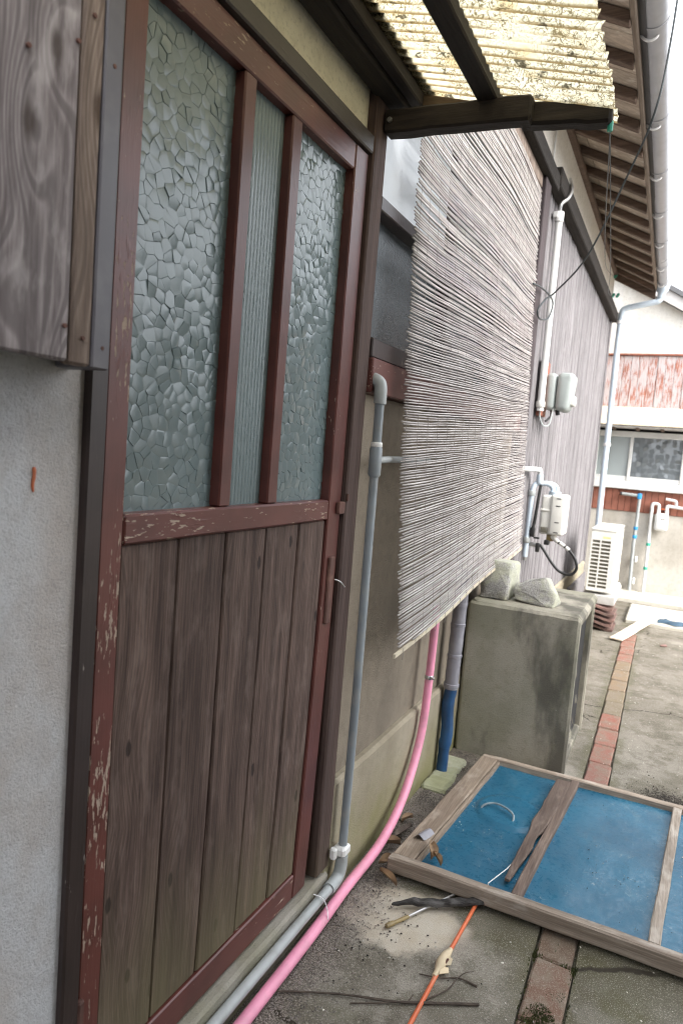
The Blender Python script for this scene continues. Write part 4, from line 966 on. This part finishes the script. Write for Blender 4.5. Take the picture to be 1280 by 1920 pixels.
for p in ((.045, 6.92, 2.815), (.006, 6.92, 2.815), (.010, 6.90, 2.985)): ring('insulator', p, (.2, .6, .6), .013, .045, 'green', hw, 8)

# ------------------------------------------------------------------ air conditioner on a stack of roof tiles
ac = thing('air_conditioner', 'white outdoor air conditioner unit raised on a stack of old roof tiles', 'air conditioner', (.28, 5.85, .2))
ax0, ax1, ay0, ay1, az0, az1 = .186, .374, 5.55, 6.22, .285, .755
rbox('casing', ax0, ax1, ay0 + .012, ay1, az0, az1, .012, 'off_white', ac)
parts = []
zz0 = az0 + .022; rows = 13; ph = (az1 - .075 - zz0) / rows
for xx0, xx1 in ((ax0 + .004, ax0 + .016), (ax0 + .070, ax0 + .080), (ax0 + .146, ax1 - .004)): parts.append(box8(xx0, xx1, ay0, ay0 + .010, az0 + .004, az1 - .010))
for i in range(rows + 1):
    z = zz0 + i * ph; top = (z + .009) if i < rows else az1 - .0105
    z0_ = z if i else az0 + .0045
    for xx0, xx1 in ((ax0 + .0162, ax0 + .0698), (ax0 + .0802, ax0 + .1458)): parts.append(box8(xx0, xx1, ay0 + .0005, ay0 + .0095, z0_, top))
pydata('vent_grille', *join(*parts), 'off_white', ac)
slab('vent_backing', (ax0 + .014, ax0 + .148, ay0 + .0100, ay0 + .0115, az0 + .01, az1 - .03), 'meter_dark', ac)
slab('label_sticker', (ax0 + .088, ax0 + .142, ay0 - .001, ay0 - .0002, az1 - .058, az1 - .044), 'yellow', ac)
rbox('top_cover', ax0 - .002, ax1 + .002, ay0 + .004, ay1 + .004, az1 - .004, az1 + .014, .006, 'off_white', ac)
for yy_ in (ay0 + .08, ay1 - .12): rbox('foot', ax0 - .01, ax1 + .022, yy_, yy_ + .06, az0 - .018, az0 + .004, .004, 'off_white', ac)
o = rbox('plastic_foot_block', .170, .405, 5.53, 6.20, .198, .266, .006, 'pad', None); tag(o, 'grey block between the air conditioner and the roof tiles', 'block')
for i in range(5):
    V = []; F = []; nx = 16; z = .002 + i * .039; ox = random.uniform(-.012, .012); oy = random.uniform(-.015, .015)
    for yv in (5.50 + oy, 5.80 + oy):
        for k in range(nx + 1):
            t = k / nx; x = .165 + ox + .245 * t; zz = z + .012 + .010 * math.sin(t * 2 * math.pi - .8); V += [(x, yv, zz), (x, yv, zz + .017)]
    q = 2 * (nx + 1)
    for k in range(nx):
        a = 2 * k; F += [(a, a + 1, a + 3, a + 2), (q + a, q + a + 2, q + a + 3, q + a + 1), (a + 1, q + a + 1, q + a + 3, a + 3), (a, a + 2, q + a + 2, q + a)]
    F += [(0, q, q + 1, 1), (2 * nx, 2 * nx + 1, q + 2 * nx + 1, q + 2 * nx)]
    o = pydata('roof_tile', V, F, 'roof_tile'); tag(o, ['lowest', 'second lowest', 'middle', 'second highest', 'topmost'][i] + ' clay roof tile in the stack under the air conditioner', 'roof tile', 'stacked roof tiles')

# ------------------------------------------------------------------ neighbouring house at the end of the yard
nb = thing('neighbour_house', 'white gabled house with worn red boards, tin awning and wide window at the yard end', 'house', (.8, 7.8, 0))
NY = 7.5
slab('base_wall', (-1.2, 3.0, NY, NY + .2, -.05, .815), 'nb_conc', nb)
x = -.40
while x < 2.9:
    wd = random.uniform(.058, .066); bar('red_board', (x, x + wd - .003, NY - .012, NY + .02, .816, 1.036), 'nb_red2', nb, 'Z', 1, 0, .003); x += wd
slab('core_wall', (-1.2, 3.0, NY + .021, NY + .2, .816, 2.38), 'dark_in', nb)
bar('window_sill', (-.40, 2.95, NY - .05, NY + .02, 1.038, 1.120), 'white_pl', nb, 'X', 3, 0, .006)
nw = part('window', (.4, NY, 1.35), nb)
bar('head', (-.40, 2.95, NY - .03, NY + .02, 1.555, 1.612), 'white_pl', nw, 'X', 3, 0, .004)
for xx, ww in ((-.40, .03), (-.06, .03), (.262, .030), (.742, .04), (1.20, .03), (1.75, .03), (2.3, .03)): bar('sash_stile', (xx, xx + ww, NY - .028, NY + .015, 1.1205, 1.5545), 'white_pl', nw, 'Z', 1, 0, .004)
bar('sash_rail', (.2925, .7415, NY - .02, NY + .012, 1.1205, 1.165), 'white_pl', nw, 'X', 1, 0, .004); bar('sash_rail', (-.0295, .2615, NY - .02, NY + .012, 1.1205, 1.165), 'white_pl', nw, 'X', 1, 0, .004)
slab('pane', (-.37, -.06, NY - .006, NY - .002, 1.12, 1.555), 'nb_glass_pale', nw); slab('pane', (-.03, .262, NY - .006, NY - .002, 1.165, 1.555), 'nb_glass_pale', nw)
slab('pane', (.7825, 1.20, NY - .006, NY - .002, 1.12, 1.555), 'nb_glass', nw); slab('pane', (1.23, 2.95, NY - .006, NY - .002, 1.12, 1.555), 'nb_glass', nw)
def nbfig():
    st = .055; V = []; F = []
    for j in range(8):
        for i in range(9):
            cx = .2925 + (i + .5) * .449 / 9 + random.uniform(-.012, .012); cz = 1.165 + (j + .5) * .39 / 8 + random.uniform(-.01, .01); b0 = len(V); k = random.randint(5, 7); ty, tz = random.gauss(0, .15), random.gauss(0, .15)
            for a in range(k):
                an = 6.283 * a / k + random.uniform(-.2, .2); r = st * .5; dx, dz = r * math.cos(an), r * math.sin(an)
                V.append((min(.7415, max(.2925, cx + dx)), NY - .009 + dx * ty + dz * tz, min(1.555, max(1.165, cz + dz))))
            F.append(tuple(b0 + a for a in range(k)))
    V2, F2 = box8(.2925, .7415, NY - .006, NY - .002, 1.165, 1.555); return join((V, F), (V2, F2))
pydata('pane', *nbfig(), 'nb_glass', nw)
# tin awning over the window
V, F = box8(-.45, 3.0, NY - .30, NY + .0, 0, .012)
pydata('tin_roof', [(a, b_, c + 1.655 + (b_ - (NY - .30)) / .30 * .195) for a, b_, c in V], F, 'nb_tin', nb)
for i in range(15): bar('soffit_batten', (-.35 + i * .22, -.32 + i * .22, NY - .27, NY - .03, 1.617, 1.637), 'rafter', nb, 'Y', 1, 0, .003)
slab('soffit', (-.45, 3.0, NY - .28, NY - .001, 1.638, 1.650), 'verge', nb)
x = -.45
while x < 2.9:
    wd = random.uniform(.070, .086); bar('worn_board', (x, x + wd - .002, NY - .014 + random.uniform(-.003, .003), NY + .02, 1.852, 2.355), 'nb_red', nb, 'Z', 3, .0006, .003); x += wd
bar('cap_strip', (-.45, 3.0, NY - .03, NY + .02, 2.357, 2.376), 'nb_red2', nb, 'X', 3, 0, .003)
gl = lambda x: 3.11 - .568 * x
pydata('gable_wall', [(-1.2, NY, 2.377), (1.27, NY, 2.377), (1.27, NY, gl(1.27)), (-1.2, NY, gl(-1.2)), (-1.2, NY + .2, 2.377), (1.27, NY + .2, 2.377), (1.27, NY + .2, gl(1.27)), (-1.2, NY + .2, gl(-1.2))], [(0, 1, 2, 3), (7, 6, 5, 4), (0, 4, 5, 1), (1, 5, 6, 2), (2, 6, 7, 3), (3, 7, 4, 0)], 'plaster_w', nb)
def sl(dims): return [(a, b_, c + gl(a)) for a, b_, c in box8(*dims)[0]], box8(0, 1, 0, 1, 0, 1)[1]
pydata('verge_board', *sl((-1.3, 1.5, NY - .09, NY - .06, .0, .115)), 'verge', nb)
pydata('roof', *sl((-1.3, 1.5, NY - .12, NY + 3.5, .117, .165)), 'roof', nb)
pydata('verge_soffit', *sl((-1.3, 1.5, NY - .058, NY + .3, .09, .112)), 'verge', nb)

np_ = thing('drain_pipe', 'pale grey drain pipe with blue joints on the neighbouring house wall', 'pipe', (.42, 7.45, 0))
tube('elbow_arm', [(.245, NY - .05, .990), (.36, NY - .05, .985), (.405, NY - .05, .982)], .0165, 'pvc_light', np_, 10)
tube('pipe', [(.410, NY - .05, .975), (.402, NY - .05, .5), (.412, NY - .05, .03)], .0165, 'pvc_light', np_, 10)
rbox('blue_elbow', .385, .428, NY - .072, NY - .028, .948, 1.008, .014, 'bluep', np_)
for z in (.66, .575): ring('blue_joint', (.405, NY - .05, z), (0, 0, 1), .021, .03, 'bluep', np_)
ring('pipe_end', (.235, NY - .05, .991), (1, 0, 0), .0185, .02, 'black', np_)
for z in (.32, .10): rbox('wall_clip', .43, .452, NY - .06, NY - .01, z, z + .06, .004, 'white_pl', np_)
ng = thing('gas_meter', 'small white gas meter hanging from white pipes on the neighbouring house wall', 'gas meter', (.62, 7.45, .6))
tube('riser', [(.538, NY - .05, .03), (.535, NY - .05, .45), (.532, NY - .05, .86)] + spline([(.530, NY - .05, .89), (.535, NY - .05, .915), (.550, NY - .05, .922), (.580, NY - .05, .918), (.592, NY - .05, .90), (.592, NY - .05, .86)], 4), .0155, 'white_pl', ng, 10)
tube('outlet', spline([(.665, NY - .05, .85), (.665, NY - .05, .895), (.68, NY - .05, .908), (.80, NY - .05, .90), (1.05, NY - .05, .89)], 4), .0155, 'white_pl', ng, 10)
tube('bypass', spline([(.645, NY - .05, .975), (.71, NY - .05, .968), (.738, NY - .05, .955), (.742, NY - .05, .91)], 4), .0135, 'white_pl', ng, 10)
rbox('meter_body', .566, .690, NY - .09, NY - .02, .66, .835, .028, 'white_pl', ng); rbox('meter_neck', .578, .610, NY - .075, NY - .03, .80, .866, .008, 'white_pl', ng); rbox('meter_neck', .650, .684, NY - .075, NY - .03, .80, .866, .008, 'white_pl', ng)
rbox('red_tag', .612, .648, NY - .06, NY - .045, .868, .88, .003, 'orange', ng, 1); slab('display', (.618, .662, NY - .0915, NY - .0895, .772, .780), 'meter_dark', ng); slab('display', (.612, .668, NY - .0915, NY - .0895, .752, .757), 'meter_grey', ng)
for z in (.515, .275): ring('green_band', (.536, NY - .05, z), (0, 0, 1), .0195, .03, 'green', ng)

# ------------------------------------------------------------------ far yard litter
V, F = barVF(-.42, .42, -.045, .045, 0, .010, 'X', 6, .0015, .002)
rz = math.atan2(6.10 - 5.17, .69 - .45); o = pydata('plank', [(.565 + a * math.cos(rz) - b_ * math.sin(rz), 5.66 + a * math.sin(rz) + b_ * math.cos(rz), c + .012 + .045 * max(0, (a + .42) / .84)) for a, b_, c in V], F, 'pale_plank'); tag(o, 'pale bare plank propped on the low step at the far end', 'plank')
V = []; F = []
for j in range(8):
    for i in range(14):
        u, v_ = i / 13, j / 7; r = .5 + .5 * noise.noise(Vector((u * 3, v_ * 2, 8))); e = math.sin(math.pi * u) ** .5 * math.sin(math.pi * v_) ** .5
        V.append((.71 + u * .25, 6.0 + v_ * .14 + .02 * math.sin(u * 9), .037 + e * (.012 + .030 * abs(noise.noise(Vector((u * 6, v_ * 4, 3)))))))
for j in range(7):
    for i in range(13): F.append((j * 14 + i, j * 14 + i + 1, j * 14 + 15 + i, j * 14 + 14 + i))
o = pydata('rag', V, F, 'cloth', None, True); tag(o, 'crumpled dark blue rag lying on the pale step at the far end', 'rag')
o = rock('tile_shard', [(.745, 5.33, .003), (.80, 5.35, .003), (.79, 5.39, .003), (.75, 5.375, .003), (.75, 5.335, .016), (.795, 5.352, .014), (.785, 5.385, .018)], 'roof_tile', None, 1, .001); tag(o, 'red broken tile shard on the concrete in front of the far step', 'shard')

# ------------------------------------------------------------------ house across the narrow yard (unseen, beside and behind the viewer, shaped to shade the near end)
op = thing('unseen_opposite_house', 'unseen plain dark two-storey house wall across the narrow yard, shaped to shade its near end', 'house', (2.3, -2, 0))
slab('wall', (1.75, 5.5, -7, 1.6, -.05, 1.2), 'opp', op); slab('board_wall', (1.752, 5.5, -7, 1.598, 1.2, 3.2), 'opp_w', op)
pydata('roof', [(a, b_, c + .45 * (a - 1.35)) for a, b_, c in box8(1.35, 5.5, -7, 1.9, 3.02, 3.12)[0]], box8(0, 1, 0, 1, 0, 1)[1], 'roof', op)
bh = thing('back_house', 'grey house beyond the open end of the yard', 'house', (4, 10, 0))
slab('wall', (1.9, 7.0, 8.2, 12, -.05, 3.1), 'opp_w', bh)
pydata('roof', [(a, b_, c + .42 * (b_ - 7.9)) for a, b_, c in box8(1.7, 7.2, 7.9, 10.2, 2.95, 3.05)[0]], box8(0, 1, 0, 1, 0, 1)[1], 'roof', bh)
